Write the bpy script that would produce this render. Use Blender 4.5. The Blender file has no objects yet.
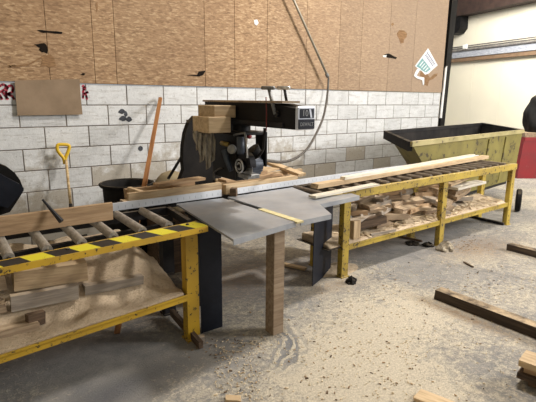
import bpy, bmesh, math, random
from mathutils import Vector, Matrix, noise
random.seed(7)
SC = bpy.context.scene
COL = SC.collection

# ------------------------------------------------------------------ camera
FPX, PITCH, ROLL, YAW, H = 467.92, .2141, .0087, .6375, 1.5622
cy, sy, cp, sp = math.cos(YAW), math.sin(YAW), math.cos(PITCH), math.sin(PITCH)
FW = Vector((sy*cp, cy*cp, -sp)); R0 = Vector((cy, -sy, 0)); U0 = R0.cross(FW)
RT = math.cos(ROLL)*R0 + math.sin(ROLL)*U0; UP = RT.cross(FW)
CAM = Vector((0, 0, H))
cd = bpy.data.cameras.new('camera'); co = bpy.data.objects.new('camera', cd); COL.objects.link(co)
cd.sensor_width = 36; cd.lens = 36*FPX/536; cd.clip_end = 200
m = Matrix((RT, UP, -FW)).transposed().to_4x4(); m.translation = CAM
co.matrix_world = m; SC.camera = co

def ray(x, y): return FW + RT*((x-268)/FPX) - UP*((y-201)/FPX)
def G(x, y, z=0.0):                      # survey helper: a photo point on a level plane
    d = ray(x, y); return CAM + d*((z-H)/d.z)
def PY(x, y, Y):                          # ... on a plane parallel to the block wall
    d = ray(x, y); return CAM + d*(Y/d.y)
def PX(x, y, X):
    d = ray(x, y); return CAM + d*(X/d.x)

# ------------------------------------------------------------------ materials
def nt(name):
    m = bpy.data.materials.new(name); m.use_nodes = True
    t = m.node_tree; b = t.nodes['Principled BSDF']; return m, t, b
def lin(c):
    return tuple(((v/255)/12.92 if v/255 <= .04045 else (((v/255)+.055)/1.055)**2.4) for v in c) + (1,)
def coords(t, scale=(1,1,1), rnd=True):
    tc = t.nodes.new('ShaderNodeTexCoord'); mp = t.nodes.new('ShaderNodeMapping')
    mp.inputs['Scale'].default_value = scale
    if rnd:
        oi = t.nodes.new('ShaderNodeObjectInfo'); ma = t.nodes.new('ShaderNodeMath'); ma.operation = 'MULTIPLY'
        ma.inputs[1].default_value = 37.0
        t.links.new(oi.outputs['Random'], ma.inputs[0]); va = t.nodes.new('ShaderNodeVectorMath')
        t.links.new(tc.outputs['Object'], va.inputs[0]); t.links.new(ma.outputs[0], va.inputs[1])
        t.links.new(va.outputs[0], mp.inputs['Vector'])
    else:
        t.links.new(tc.outputs['Object'], mp.inputs['Vector'])
    return mp.outputs[0]
def nz(t, vec, scale, detail=4, rough=.6, dist=0):
    n = t.nodes.new('ShaderNodeTexNoise'); n.inputs['Scale'].default_value = scale
    n.inputs['Detail'].default_value = detail; n.inputs['Roughness'].default_value = rough
    n.inputs['Distortion'].default_value = dist
    t.links.new(vec, n.inputs['Vector']); return n.outputs['Fac']
def ramp(t, fac, stops, interp='LINEAR'):
    r = t.nodes.new('ShaderNodeValToRGB'); r.color_ramp.interpolation = interp
    e = r.color_ramp.elements
    while len(e) < len(stops): e.new(.5)
    for el, (p, c) in zip(e, stops):
        el.position = p; el.color = lin(c) if not isinstance(c, float) else (c, c, c, 1)
    t.links.new(fac, r.inputs[0]); return r.outputs[0]
def mix(t, fac, a, b, mode='MIX'):
    n = t.nodes.new('ShaderNodeMix'); n.data_type = 'RGBA'; n.blend_type = mode
    if isinstance(fac, float): n.inputs[0].default_value = fac
    else: t.links.new(fac, n.inputs[0])
    for v, i in ((a, 6), (b, 7)):
        if isinstance(v, tuple): n.inputs[i].default_value = lin(v)
        else: t.links.new(v, n.inputs[i])
    return n.outputs[2]
def mth(t, op, a, b=None, c=None):
    n = t.nodes.new('ShaderNodeMath'); n.operation = op
    for i, v in enumerate((a, b, c)):
        if v is None: continue
        if isinstance(v, (int, float)): n.inputs[i].default_value = v
        else: t.links.new(v, n.inputs[i])
    return n.outputs[0]
def bump(t, b, h, strength=.3, dist=.01):
    n = t.nodes.new('ShaderNodeBump'); n.inputs['Strength'].default_value = strength
    n.inputs['Distance'].default_value = dist
    t.links.new(h, n.inputs['Height']); t.links.new(n.outputs[0], b.inputs['Normal'])
def dust(t, col, amount=.6, c=(196,176,146), lo=.35, hi=.65, scale=9):
    """sawdust lying on the level faces"""
    g = t.nodes.new('ShaderNodeTexCoord'); g2 = t.nodes.new('ShaderNodeNewGeometry')
    s = t.nodes.new('ShaderNodeSeparateXYZ'); t.links.new(g2.outputs['True Normal'], s.inputs[0])
    n = nz(t, coords(t), scale, 5, .7)
    a = mth(t, 'MULTIPLY', mth(t, 'GREATER_THAN', s.outputs['Z'], .7), ramp(t, n, [(lo, 0.0), (hi, 1.0)]))
    return mix(t, mth(t, 'MULTIPLY', a, amount), col, c)
def plain(name, c1, c2, scale=6, rough=.7, metal=0.0, vs=(1,1,1), bmp=.15, lo=.35, hi=.65, dst=0.0, detail=5, dc=(196,176,146)):
    m, t, b = nt(name)
    v = coords(t, vs); n = nz(t, v, scale, detail, .65)
    c = ramp(t, n, [(lo, c1), (hi, c2)])
    if dst: c = dust(t, c, dst, dc)
    t.links.new(c, b.inputs['Base Color'])
    if max(c1+c2) < 60: b.inputs['Specular IOR Level'].default_value = .22
    b.inputs['Roughness'].default_value = rough; b.inputs['Metallic'].default_value = metal
    if bmp: bump(t, b, n, bmp, .01)
    return m
def wood(name, c1, c2, c3, dst=0.0):
    m, t, b = nt(name)
    v = coords(t, (1.2, 14, 14)); n = nz(t, v, 3, 5, .6, .5)
    v2 = coords(t, (1, 3, 3)); n2 = nz(t, v2, 3, 4, .6)
    c = ramp(t, n, [(.3, c1), (.52, c2), (.72, c3)])
    oi = t.nodes.new('ShaderNodeObjectInfo')
    hv = t.nodes.new('ShaderNodeHueSaturation')
    t.links.new(mth(t, 'MULTIPLY_ADD', oi.outputs['Random'], .3, .85), hv.inputs['Value'])
    t.links.new(c, hv.inputs['Color'])
    c = mix(t, ramp(t, n2, [(.5, 0.0), (.8, .5)]), hv.outputs[0], c1)
    if dst: c = dust(t, c, dst, (205,180,145))
    t.links.new(c, b.inputs['Base Color']); b.inputs['Roughness'].default_value = .8
    bump(t, b, n, .25, .006); return m
def worn(name, paint, paint2, chip, rough=.5, th=.62, scale=22, dst=.3):
    m, t, b = nt(name)
    v = coords(t, (1,1,1)); n = nz(t, v, scale, 6, .7); n2 = nz(t, v, 4, 3, .5)
    c = mix(t, ramp(t, n2, [(.35, 0.0), (.65, 1.0)]), paint, paint2)
    k = ramp(t, mth(t, 'MULTIPLY_ADD', n2, .25, n), [(th+.1, 0.0), (th+.14, 1.0)])
    c = mix(t, k, c, chip)
    if dst: c = dust(t, c, dst)
    t.links.new(c, b.inputs['Base Color']); b.inputs['Roughness'].default_value = rough
    bump(t, b, n, .1, .004); return m

M = {}
M['yellow'] = worn('yellow_paint', (196,156,34), (172,136,36), (52,42,28), th=.615, scale=34)
M['yellow_worn'] = worn('worn_yellow_paint', (180,154,58), (152,128,54), (66,54,38), th=.59, scale=30, dst=.5)
M['olive'] = worn('olive_paint', (128,118,58), (112,102,50), (62,52,32), th=.60, scale=9, dst=.4, rough=.65)
M['olive_rim'] = worn('olive_rim_paint', (168,156,110), (140,130,84), (90,80,60), th=.62, scale=12, dst=.7, rough=.65)
M['red'] = worn('red_paint', (140,30,36), (126,36,40), (140,76,74), th=.66, scale=10, dst=.3, rough=.5)
M['steel'] = plain('grey_steel', (142,146,154), (176,178,182), 3, .34, .35, bmp=.02, dst=.30, dc=(178,170,158))
M['steel_dark'] = plain('dark_steel', (34,33,36), (52,50,50), 6, .55, .3, bmp=.05, dst=.35)
M['panel'] = plain('navy_black_sheet', (24,27,36), (36,39,48), 5, .5, .1, bmp=.03)
M['black'] = plain('black_iron', (9,9,10), (22,20,20), 9, .5, .1, bmp=.1, dst=.12, dc=(120,104,84))
M['rubber'] = plain('black_rubber', (16,15,15), (34,31,29), 7, .85, bmp=.2, dst=.15)
M['hopper_in'] = plain('black_hopper_lining', (24,23,24), (48,44,42), 5, .8, bmp=.2)
M['alu'] = plain('pale_blue_metal', (176,182,194), (208,211,216), 30, .4, .3, bmp=.04, vs=(1,1,1))
M['roller'] = plain('roller_steel', (120,114,106), (168,160,148), 14, .5, .2, bmp=.05, vs=(4,1,4))
M['roller_dark'] = plain('dull_roller_steel', (88,78,68), (124,112,98), 14, .55, .3, bmp=.05, vs=(4,1,4))
M['motor'] = plain('slate_motor_paint', (42,48,60), (74,80,90), 12, .5, .2, bmp=.08, dst=.5, dc=(150,140,124))
M['chrome'] = plain('bright_metal', (150,150,152), (205,205,205), 12, .3, .7, bmp=.03)
M['greymetal'] = plain('grey_cast_metal', (96,96,98), (140,138,134), 16, .5, .4, bmp=.08)
M['brass'] = plain('yellow_knob', (120,100,44), (150,128,66), 12, .5, bmp=.05)
M['cardboard'] = plain('cardboard', (128,108,86), (142,121,98), 5, .9, vs=(1,1,1), bmp=.03)
M['lumber'] = wood('pale_lumber', (160,134,104), (192,166,130), (208,184,150), .3)
M['lumber_mid'] = wood('tan_lumber', (138,110,80), (168,138,104), (186,158,124), .2)
M['lumber_dusty'] = wood('dusty_lumber', (118,98,78), (160,138,112), (184,164,138), .6)
M['lumber_grey'] = wood('grey_lumber', (118,106,94), (150,138,124), (172,160,144), .5)
M['lumber_white'] = wood('white_faced_lumber', (188,178,160), (214,206,190), (228,220,206), .2)
M['lumber_dark'] = wood('dark_lumber', (58,44,32), (88,68,50), (112,90,68), 0)
M['timber'] = wood('floor_timber', (46,37,30), (70,56,44), (92,76,60), .75)
M['post'] = wood('post_lumber', (126,104,82), (154,132,108), (176,156,132), 0)
M['stick'] = wood('brown_stick', (112,72,38), (146,98,54), (160,112,66), 0)
M['yellow_plastic'] = plain('yellow_plastic', (208,168,30), (222,184,44), 8, .4, bmp=0)
M['ash'] = wood('shovel_shaft', (150,120,80), (186,160,118), (205,184,146), 0)
M['white'] = plain('white_paint', (215,214,212), (236,235,232), 8, .6, bmp=.02)
M['sack'] = plain('olive_tan_cloth', (112,98,74), (146,132,102), 6, .95, bmp=.3)
M['rag'] = plain('dusty_grey_rag', (110,100,86), (178,166,146), 14, .95, vs=(3,3,.6), bmp=.4)
M['conduit_old'] = plain('aged_conduit', (92,88,86), (128,124,120), 10, .6, .1, bmp=.02)
M['conduit'] = plain('grey_conduit', (150,142,128), (178,170,154), 10, .4, .4, bmp=.02)
M['cable'] = plain('grey_flex', (62,58,54), (88,82,76), 30, .6, bmp=.2)
M['hole'] = plain('dark_hole', (16,12,9), (30,22,15), 9, 1.0, bmp=.3)
M['splinter'] = plain('torn_wood', (112,82,54), (150,116,80), 14, .9, vs=(1,1,6), bmp=.3)
M['paper'] = plain('white_paper', (206,210,214), (226,228,228), 8, .8, bmp=0)
M['teal'] = plain('teal_print', (104,150,150), (130,168,166), 12, .8, bmp=0)
M['ink'] = plain('violet_grey_print', (112,112,140), (130,130,150), 12, .8, bmp=0)
M['redspray'] = plain('red_spray', (188,44,66), (206,92,106), 30, .8, bmp=0)
M['blackspray'] = plain('black_spray', (42,44,50), (70,72,78), 30, .8, bmp=0)
M['badge'] = plain('silver_badge', (188,192,204), (206,208,216), 8, .4, .3, bmp=0)
M['badge_dark'] = plain('dark_badge', (24,26,34), (36,38,46), 8, .4, bmp=0)
M['letter'] = plain('badge_letters', (128,130,132), (150,150,152), 8, .5, bmp=0)
M['wire_red'] = plain('red_wire', (96,30,28), (120,40,36), 8, .5, bmp=0)
M['insert'] = wood('insert_strip', (190,176,130), (216,202,152), (226,214,168), 0)
M['beam_brown'] = plain('brown_beam_paint', (112,88,66), (128,104,80), 6, .8, bmp=.02)
M['beam_dark'] = plain('dark_brown_beam', (40,26,22), (60,42,34), 6, .7, bmp=.05)
M['beam_white'] = plain('printed_white_beam', (132,136,146), (178,180,186), 12, .7, vs=(1,1,4), bmp=.02)
M['chips'] = plain('chip_wood', (118,92,66), (190,160,122), 3, .9, bmp=0)
M['chips_pale'] = plain('pale_shaving', (205,184,150), (226,208,178), 3, .9, bmp=0)

def mat_sawdust():
    m, t, b = nt('sawdust'); v = coords(t, (1,1,1), False)
    n = nz(t, v, 60, 6, .8); n2 = nz(t, v, 5, 4, .6)
    c = mix(t, ramp(t, n2, [(.35, 0.0), (.7, 1.0)]), (222,200,170), (202,178,148))
    c = mix(t, ramp(t, n, [(.3, .6), (.5, 0.0)]), c, (140,112,84))
    t.links.new(c, b.inputs['Base Color']); b.inputs['Roughness'].default_value = .95
    bump(t, b, n, .9, .02); return m
M['sawdust'] = mat_sawdust()

_h = G(72,249.5,.80); HAZ = 1 - (((_h.x-.5) + .38*(_h.y-2.8))/.235 % 1)
def mat_hazard():
    m, t, b = nt('hazard_tape'); tc = t.nodes.new('ShaderNodeTexCoord'); s = t.nodes.new('ShaderNodeSeparateXYZ')
    t.links.new(tc.outputs['Object'], s.inputs[0])
    a = mth(t, 'MULTIPLY_ADD', s.outputs['Y'], .38, s.outputs['X'])
    f = mth(t, 'FRACT', mth(t, 'ADD', mth(t, 'DIVIDE', a, .235), HAZ))
    k = mth(t, 'GREATER_THAN', f, .48)
    n = nz(t, coords(t), 40, 5, .7)
    k = mth(t, 'MAXIMUM', k, ramp(t, n, [(.66, 0.0), (.7, 1.0)]))
    c = mix(t, k, (212,200,44), (26,25,26)); t.links.new(c, b.inputs['Base Color'])
    b.inputs['Roughness'].default_value = .5; return m
M['hazard'] = mat_hazard()

def mat_scale():
    m, t, b = nt('scale_metal'); tc = t.nodes.new('ShaderNodeTexCoord'); s = t.nodes.new('ShaderNodeSeparateXYZ')
    t.links.new(tc.outputs['Object'], s.inputs[0]); n = nz(t, coords(t), 5, 4, .6)
    tick = mth(t, 'LESS_THAN', mth(t, 'FRACT', mth(t, 'DIVIDE', s.outputs['X'], .05)), .12)
    zone = mth(t, 'LESS_THAN', mth(t, 'ABSOLUTE', mth(t, 'SUBTRACT', s.outputs['Z'], .024)), .010)
    c = mix(t, ramp(t, n, [(.35, 0.0), (.65, 1.0)]), (216,219,225), (198,202,208))
    c = mix(t, mth(t, 'MULTIPLY', mth(t, 'MULTIPLY', tick, zone), .32), c, (70,74,90))
    t.links.new(c, b.inputs['Base Color']); b.inputs['Roughness'].default_value = .45
    return m
M['alu'] = mat_scale()
def mat_block():
    m, t, b = nt('painted_block')
    at = t.nodes.new('ShaderNodeAttribute'); at.attribute_name = 'tint'
    v = coords(t, (1,1,1), False)
    n = nz(t, v, 7, 6, .7); n3 = nz(t, coords(t, (1.2,1,9), False), 3.5, 5, .65); n4 = nz(t, v, 38, 5, .75)
    c = mix(t, ramp(t, n, [(.3, 0.0), (.7, 1.0)]), (214,214,213), (192,192,191))
    c = mix(t, ramp(t, n3, [(.52, 0.0), (.70, .6)]), c, (150,144,136))
    # bare block where the paint was never put on or has worn away (low on the wall)
    tc = t.nodes.new('ShaderNodeTexCoord'); s = t.nodes.new('ShaderNodeSeparateXYZ'); t.links.new(tc.outputs['Object'], s.inputs[0])
    zz = mth(t, 'MULTIPLY_ADD', s.outputs['Z'], -2.2, 2.15)
    zz = mth(t, 'ADD', zz, mth(t, 'MULTIPLY', mth(t, 'SUBTRACT', n, .5), 2.4))
    zz = mth(t, 'ADD', zz, mth(t, 'MULTIPLY', mth(t, 'SUBTRACT', at.outputs['Fac'], .5), 1.5))
    bare = ramp(t, zz, [(.42, 0.0), (.9, .8)])
    c = mix(t, bare, c, (158,148,132))
    c = mix(t, ramp(t, n4, [(.58, 0.0), (.70, .75)]), c, (112,104,94))
    hv = t.nodes.new('ShaderNodeHueSaturation'); t.links.new(c, hv.inputs['Color'])
    t.links.new(mth(t, 'MULTIPLY_ADD', at.outputs['Fac'], .14, .92), hv.inputs['Value'])
    t.links.new(hv.outputs[0], b.inputs['Base Color']); b.inputs['Roughness'].default_value = .8
    bump(t, b, n4, .5, .01); return m
M['block'] = mat_block()
M['mortar'] = plain('grey_mortar', (92,84,76), (124,114,104), 16, .95, bmp=.5)

def mat_osb():
    m, t, b = nt('strand_board')
    at = t.nodes.new('ShaderNodeAttribute'); at.attribute_name = 'tint'
    tc = t.nodes.new('ShaderNodeTexCoord')
    def flakes(rot, sc, w):
        mp = t.nodes.new('ShaderNodeMapping'); mp.inputs['Rotation'].default_value = (0, rot, 0); mp.inputs['Scale'].default_value = sc
        t.links.new(tc.outputs['Object'], mp.inputs['Vector'])
        vo = t.nodes.new('ShaderNodeTexVoronoi'); vo.inputs['Scale'].default_value = w
        t.links.new(mp.outputs[0], vo.inputs['Vector']); s = t.nodes.new('ShaderNodeSeparateColor')
        t.links.new(vo.outputs['Color'], s.inputs[0]); return s.outputs[0]
    a = flakes(.3, (1, 1, 3.2), 24); b2 = flakes(-.75, (1, 1, 3.6), 27); c3 = flakes(1.3, (1, 1, 3.0), 22)
    f = mth(t, 'MULTIPLY', mth(t, 'ADD', mth(t, 'ADD', a, b2), c3), .333)
    c = ramp(t, f, [(.15, (116,88,60)), (.38, (142,112,80)), (.62, (158,128,94)), (.88, (188,160,124))])
    n = nz(t, coords(t, (1,1,1), False), 1.4, 5, .6)
    c = mix(t, ramp(t, n, [(.35, 0.0), (.75, .45)]), c, (128,96,66))
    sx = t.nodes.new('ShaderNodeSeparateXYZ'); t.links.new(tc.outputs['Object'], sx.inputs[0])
    # sheets turn greyer towards the right
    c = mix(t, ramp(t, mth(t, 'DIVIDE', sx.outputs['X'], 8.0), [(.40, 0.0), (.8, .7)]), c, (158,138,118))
    hv = t.nodes.new('ShaderNodeHueSaturation'); t.links.new(c, hv.inputs['Color'])
    t.links.new(mth(t, 'MULTIPLY_ADD', at.outputs['Fac'], .12, .94), hv.inputs['Value'])
    t.links.new(hv.outputs[0], b.inputs['Base Color']); b.inputs['Roughness'].default_value = .75
    bump(t, b, f, .25, .004); return m
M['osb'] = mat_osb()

def mat_floor():
    m, t, b = nt('dusty_concrete')
    tc = t.nodes.new('ShaderNodeTexCoord'); s = t.nodes.new('ShaderNodeSeparateXYZ'); t.links.new(tc.outputs['Object'], s.inputs[0])
    X, Y = s.outputs['X'], s.outputs['Y']
    v = coords(t, (1,1,1), False)
    big = nz(t, v, 1.1, 4, .6); mid = nz(t, v, 6, 6, .7, .4); fine = nz(t, v, 70, 6, .8); pat = nz(t, v, 22, 5, .75, .3)
    conc = mix(t, ramp(t, mid, [(.3, 0.0), (.7, 1.0)]), (100,101,105), (146,142,137))
    dustc = mix(t, ramp(t, fine, [(.35, 0.0), (.6, 1.0)]), (166,155,136), (214,202,180))
    def blob(cx, cyy, rx, ry, amp, fall=1.0):
        dx = mth(t, 'DIVIDE', mth(t, 'SUBTRACT', X, cx), rx); dy = mth(t, 'DIVIDE', mth(t, 'SUBTRACT', Y, cyy), ry)
        d = mth(t, 'ADD', mth(t, 'MULTIPLY', dx, dx), mth(t, 'MULTIPLY', dy, dy))
        return mth(t, 'MULTIPLY', mth(t, 'POWER', 2.718, mth(t, 'MULTIPLY', d, -fall)), amp)
    k = mth(t, 'MULTIPLY', mth(t, 'SUBTRACT', big, .5), 2.0)
    for a in [(1.9,1.75,1.0,.75,.75), (2.6,2.0,.9,.6,.5), (1.9,2.9,1.3,.45,.35), (1.2,1.6,.6,.35,.15),
              (1.35,2.15,.22,.3,-.45), (.95,2.6,.7,.5,-.5), (2.2,2.55,.35,.15,-.25), (3.6,2.9,1.3,.5,-.35), (4.6,2.0,1.6,1.0,.28),
              (4.9,2.8,.5,.5,.15),(2.7,1.5,.5,.4,-.1), (4.5,3.2,2.5,.4,-.15), (8.5,3,2.5,2,.45), (2.9,2.8,.5,.25,.4), (2.2,3.6,3.0,.5,.3)]:
        k = mth(t, 'ADD', k, blob(*a))
    k = mth(t, 'ADD', k, mth(t, 'MULTIPLY', mth(t, 'SUBTRACT', pat, .5), 2.8))
    k = mth(t, 'ADD', k, mth(t, 'MULTIPLY', mth(t, 'SUBTRACT', fine, .5), .8))
    cov = ramp(t, k, [(.05, .10), (.75, .90)])
    # swept arcs through the dust by the wooden post
    dx = mth(t, 'SUBTRACT', X, 1.35); dy = mth(t, 'SUBTRACT', Y, 2.5)
    r = mth(t, 'SQRT', mth(t, 'ADD', mth(t, 'MULTIPLY', dx, dx), mth(t, 'MULTIPLY', dy, dy)))
    wob = mth(t, 'MULTIPLY_ADD', mid, .17, mth(t, 'SUBTRACT', r, .07))
    w = mth(t, 'SINE', mth(t, 'MULTIPLY', wob, 105))
    band = ramp(t, mth(t, 'ABSOLUTE', mth(t, 'SUBTRACT', wob, .56)), [(.04, 1.0), (.14, 0.0)])
    ang = mth(t, 'ARCTAN2', dy, dx)
    gate = ramp(t, mth(t, 'ABSOLUTE', mth(t, 'ADD', ang, .75)), [(.35, 1.0), (.62, 0.0)])
    sw = mth(t, 'MULTIPLY', mth(t, 'MULTIPLY', band, gate), ramp(t, mth(t, 'ADD', w, mth(t, 'MULTIPLY', pat, .8)), [(.1, 0.0), (.6, 1.0)]))
    cov = mth(t, 'MULTIPLY', cov, mth(t, 'SUBTRACT', 1.0, sw))
    c = mix(t, cov, conc, dustc)
    # shade under the left bench, painted as a dark patch in the floor colour
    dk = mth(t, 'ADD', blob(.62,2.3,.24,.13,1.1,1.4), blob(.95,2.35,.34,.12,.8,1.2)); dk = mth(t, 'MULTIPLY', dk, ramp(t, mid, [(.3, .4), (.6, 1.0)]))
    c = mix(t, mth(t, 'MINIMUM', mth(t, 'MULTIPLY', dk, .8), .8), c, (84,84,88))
    br = mth(t, 'ADD', blob(4.75,2.55,.55,.28,1.1), blob(3.08,1.75,.07,.42,1.3)); br = mth(t, 'ADD', br, blob(2.75,2.70,.30,.12,.9)); br = mth(t, 'ADD', br, blob(1.9,3.3,1.0,.35,.7))
    c = mix(t, mth(t, 'MINIMUM', mth(t, 'MULTIPLY', br, ramp(t, pat, [(.38, .1), (.6, .75)])), .75), c, (132,106,80))
    # joint in the slab
    j = mth(t, 'LESS_THAN', mth(t, 'ABSOLUTE', mth(t, 'ADD', mth(t, 'SUBTRACT', X, 3.95), mth(t, 'MULTIPLY', mth(t,'SUBTRACT',Y,2.6), .35))), .008)
    c = mix(t, mth(t, 'MULTIPLY', j, .35), c, (70,64,58))
    spk = nz(t, v, 130, 2, .5)
    c = mix(t, ramp(t, spk, [(.66, 0.0), (.72, .5)]), c, (96,78,58))
    t.links.new(c, b.inputs['Base Color']); b.inputs['Roughness'].default_value = .85
    bump(t, b, mth(t, 'ADD', fine, mth(t, 'MULTIPLY', cov, .8)), .5, .012); return m
M['floor'] = mat_floor()
def mat_cream():
    m, t, b = nt('cream_panel'); v = coords(t, (1,1,1), False); n = nz(t, v, .8, 4, .5)
    c = mix(t, ramp(t, n, [(.35, 0.0), (.7, 1.0)]), (226,219,198), (216,209,190))
    t.links.new(c, b.inputs['Base Color']); b.inputs['Roughness'].default_value = .6; return m
M['cream'] = mat_cream()

# ------------------------------------------------------------------ mesh helpers
class MB:
    def __init__(s): s.bm = bmesh.new()
    def box(s, c, size, rz=0.0, rx=0.0, ry=0.0, bev=0.0):
        mt = Matrix.Translation(c) @ Matrix.Rotation(rz, 4, 'Z') @ Matrix.Rotation(ry, 4, 'Y') @ Matrix.Rotation(rx, 4, 'X')
        r = bmesh.ops.create_cube(s.bm, size=1, matrix=mt @ Matrix.Diagonal((*size, 1)))
        if bev:
            es = {e for v in r['verts'] for e in v.link_edges}
            bmesh.ops.bevel(s.bm, geom=list(es), offset=bev, segments=1, affect='EDGES', clamp_overlap=True)
        return s
    def bb(s, a, b, bev=0.0):
        return s.box([(a[i]+b[i])/2 for i in range(3)], [abs(b[i]-a[i]) for i in range(3)], bev=bev)
    def prism(s, pts, ext):
        """polygon of 3-D points swept along ext"""
        e = Vector(ext); a = [s.bm.verts.new(p) for p in pts]; b = [s.bm.verts.new(Vector(p)+e) for p in pts]
        n = len(pts); s.bm.faces.new(a); s.bm.faces.new(b[::-1])
        for i in range(n): s.bm.faces.new((a[i], b[i], b[(i+1) % n], a[(i+1) % n]))
        return s
    def tube(s, pts, r, n=10, caps=True, r2=None):
        pts = [Vector(p) for p in pts]; rings = []
        for i, p in enumerate(pts):
            d = (pts[min(i+1, len(pts)-1)] - pts[max(i-1, 0)]).normalized()
            u = d.orthogonal().normalized() if i == 0 else (u - d*u.dot(d)).normalized()
            w = d.cross(u); rr = r if r2 is None else r + (r2-r)*i/(len(pts)-1)
            rings.append([s.bm.verts.new(p + (u*math.cos(2*math.pi*k/n) + w*math.sin(2*math.pi*k/n))*rr) for k in range(n)])
        for a, b in zip(rings, rings[1:]):
            for k in range(n): s.bm.faces.new((a[k], a[(k+1) % n], b[(k+1) % n], b[k]))
        if caps: s.bm.faces.new(rings[0][::-1]); s.bm.faces.new(rings[-1])
        return s
    def lathe(s, prof, c, axis=(0,0,1), n=24):
        """profile of (radius, height) turned about axis at c"""
        ax = Vector(axis).normalized(); u = ax.orthogonal().normalized(); w = ax.cross(u); rings = []
        for r, h in prof:
            rings.append([s.bm.verts.new(Vector(c) + ax*h + (u*math.cos(2*math.pi*k/n) + w*math.sin(2*math.pi*k/n))*max(r, 1e-4)) for k in range(n)])
        for a, b in zip(rings, rings[1:]):
            for k in range(n): s.bm.faces.new((a[k], a[(k+1) % n], b[(k+1) % n], b[k]))
        s.bm.faces.new(rings[0][::-1]); s.bm.faces.new(rings[-1]); return s
    def sheet(s, fn, nu, nv):
        g = [[s.bm.verts.new(fn(i/nu, j/nv)) for j in range(nv+1)] for i in range(nu+1)]
        for i in range(nu):
            for j in range(nv): s.bm.faces.new((g[i][j], g[i+1][j], g[i+1][j+1], g[i][j+1]))
        return s
    def build(s, name, mat, parent=None, smooth=False, origin=None, solid=0.0):
        bm = s.bm; bmesh.ops.recalc_face_normals(bm, faces=bm.faces)
        if parent is not None:
            off = Vector(parent['_base']) if '_base' in parent else Vector((0,0,0))
        elif origin is not None: off = Vector(origin)
        else:
            lo = [min(v.co[i] for v in bm.verts) for i in range(3)]; hi = [max(v.co[i] for v in bm.verts) for i in range(3)]
            off = Vector(((lo[0]+hi[0])/2, (lo[1]+hi[1])/2, lo[2]))
        for v in bm.verts: v.co -= off
        me = bpy.data.meshes.new(name); bm.to_mesh(me); bm.free()
        if smooth is True:
            for p in me.polygons: p.use_smooth = True
        me.materials.append(M[mat] if isinstance(mat, str) else mat)
        o = bpy.data.objects.new(name, me); COL.objects.link(o)
        if parent is not None: o.parent = parent
        else: o.location = off
        o['_base'] = tuple(off)
        if smooth == 'auto':
            for p in me.polygons: p.use_smooth = True
            try: me.set_sharp_from_angle(angle=.6)
            except Exception: pass
        if solid:
            md = o.modifiers.new('thickness', 'SOLIDIFY'); md.thickness = solid; md.offset = 0
        return o
def tag(o, label=None, cat=None, group=None, kind=None):
    if label: o['label'] = label
    if cat: o['category'] = cat
    if group: o['group'] = group
    if kind: o['kind'] = kind
    return o
def thing(name, loc, label, cat, group=None):
    o = bpy.data.objects.new(name, None); COL.objects.link(o); o.location = loc; o.empty_display_size = .1
    o['_base'] = tuple(loc); return tag(o, label, cat, group)

def board(name, A, B, w, t, mat, label, cat='board', group=None, roll=0.0, ragged=0.006, kind=None, parent=None):
    """sawn lumber with its long axis from A to B (centre line), w wide, t thick; slightly uneven"""
    A, B = Vector(A), Vector(B); d = B-A; L = d.length; x = d.normalized()
    z = (Vector((0,0,1)) - x*x.z); z = z.normalized() if z.length > 1e-3 else Vector((0,1,0)); y = z.cross(x)
    if roll: q = Matrix.Rotation(roll, 3, x); z = q @ z; y = q @ y
    bm = bmesh.new(); n = max(2, int(L/.12)); rings = []
    rr = random.Random(hash((round(A.x,3), round(A.y,3), round(B.x,3))) & 0xffff)
    for i in range(n+1):
        px = -L/2 + L*i/n; ex = [rr.uniform(-ragged, ragged) if i in (0, n) else 0 for _ in range(4)]
        q = [(-w/2,-t/2), (w/2,-t/2), (w/2,t/2), (-w/2,t/2)]
        rings.append([bm.verts.new((px+ex[k], a+rr.uniform(-1,1)*.0012, b)) for k, (a, b) in enumerate(q)])
    for a, b in zip(rings, rings[1:]):
        for k in range(4): bm.faces.new((a[k], a[(k+1) % 4], b[(k+1) % 4], b[k]))
    bm.faces.new(rings[0][::-1]); bm.faces.new(rings[-1])
    es = [e for e in bm.edges if len(e.link_faces) == 2 and e.calc_face_angle(0) > 1]
    bmesh.ops.bevel(bm, geom=es, offset=min(.003, t*.12), segments=1, affect='EDGES')
    bmesh.ops.recalc_face_normals(bm, faces=bm.faces)
    me = bpy.data.meshes.new(name); bm.to_mesh(me); bm.free(); me.materials.append(M[mat])
    o = bpy.data.objects.new(name, me); COL.objects.link(o)
    mw = Matrix((x, y, z)).transposed().to_4x4(); mw.translation = (A+B)/2
    if parent is not None:
        o.parent = parent; mw.translation = (A+B)/2 - Vector(parent['_base']); o.matrix_basis = mw
        if label: o['label'] = label
        return o
    o.matrix_world = mw
    return tag(o, label, cat, group, kind)

def heightfield(fn, x0, x1, y0, y1, base, nx, ny, warp=None):
    """solid heap: top surface fn(x,y), flat base"""
    mb = MB(); bm = mb.bm; top = {}; bot = {}
    for i in range(nx+1):
        for j in range(ny+1):
            x = x0+(x1-x0)*i/nx; y = y0+(y1-y0)*j/ny
            if warp: x, y = warp(x, y)
            top[i,j] = bm.verts.new((x, y, max(fn(x, y), base+.002))); 
            if i in (0, nx) or j in (0, ny): bot[i,j] = bm.verts.new((x, y, base))
    for i in range(nx):
        for j in range(ny): bm.faces.new((top[i,j], top[i+1,j], top[i+1,j+1], top[i,j+1]))
    ring = [(i,0) for i in range(nx)] + [(nx,j) for j in range(ny)] + [(i,ny) for i in range(nx,0,-1)] + [(0,j) for j in range(ny,0,-1)]
    for a, b in zip(ring, ring[1:]+ring[:1]): bm.faces.new((top[a], bot[a], bot[b], top[b]))
    bm.faces.new([bot[a] for a in ring])
    return mb
def fbm(x, y, s, seed=0): return noise.fractal(Vector((x*s, y*s, seed)), 1.0, 2.0, 4)

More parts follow.
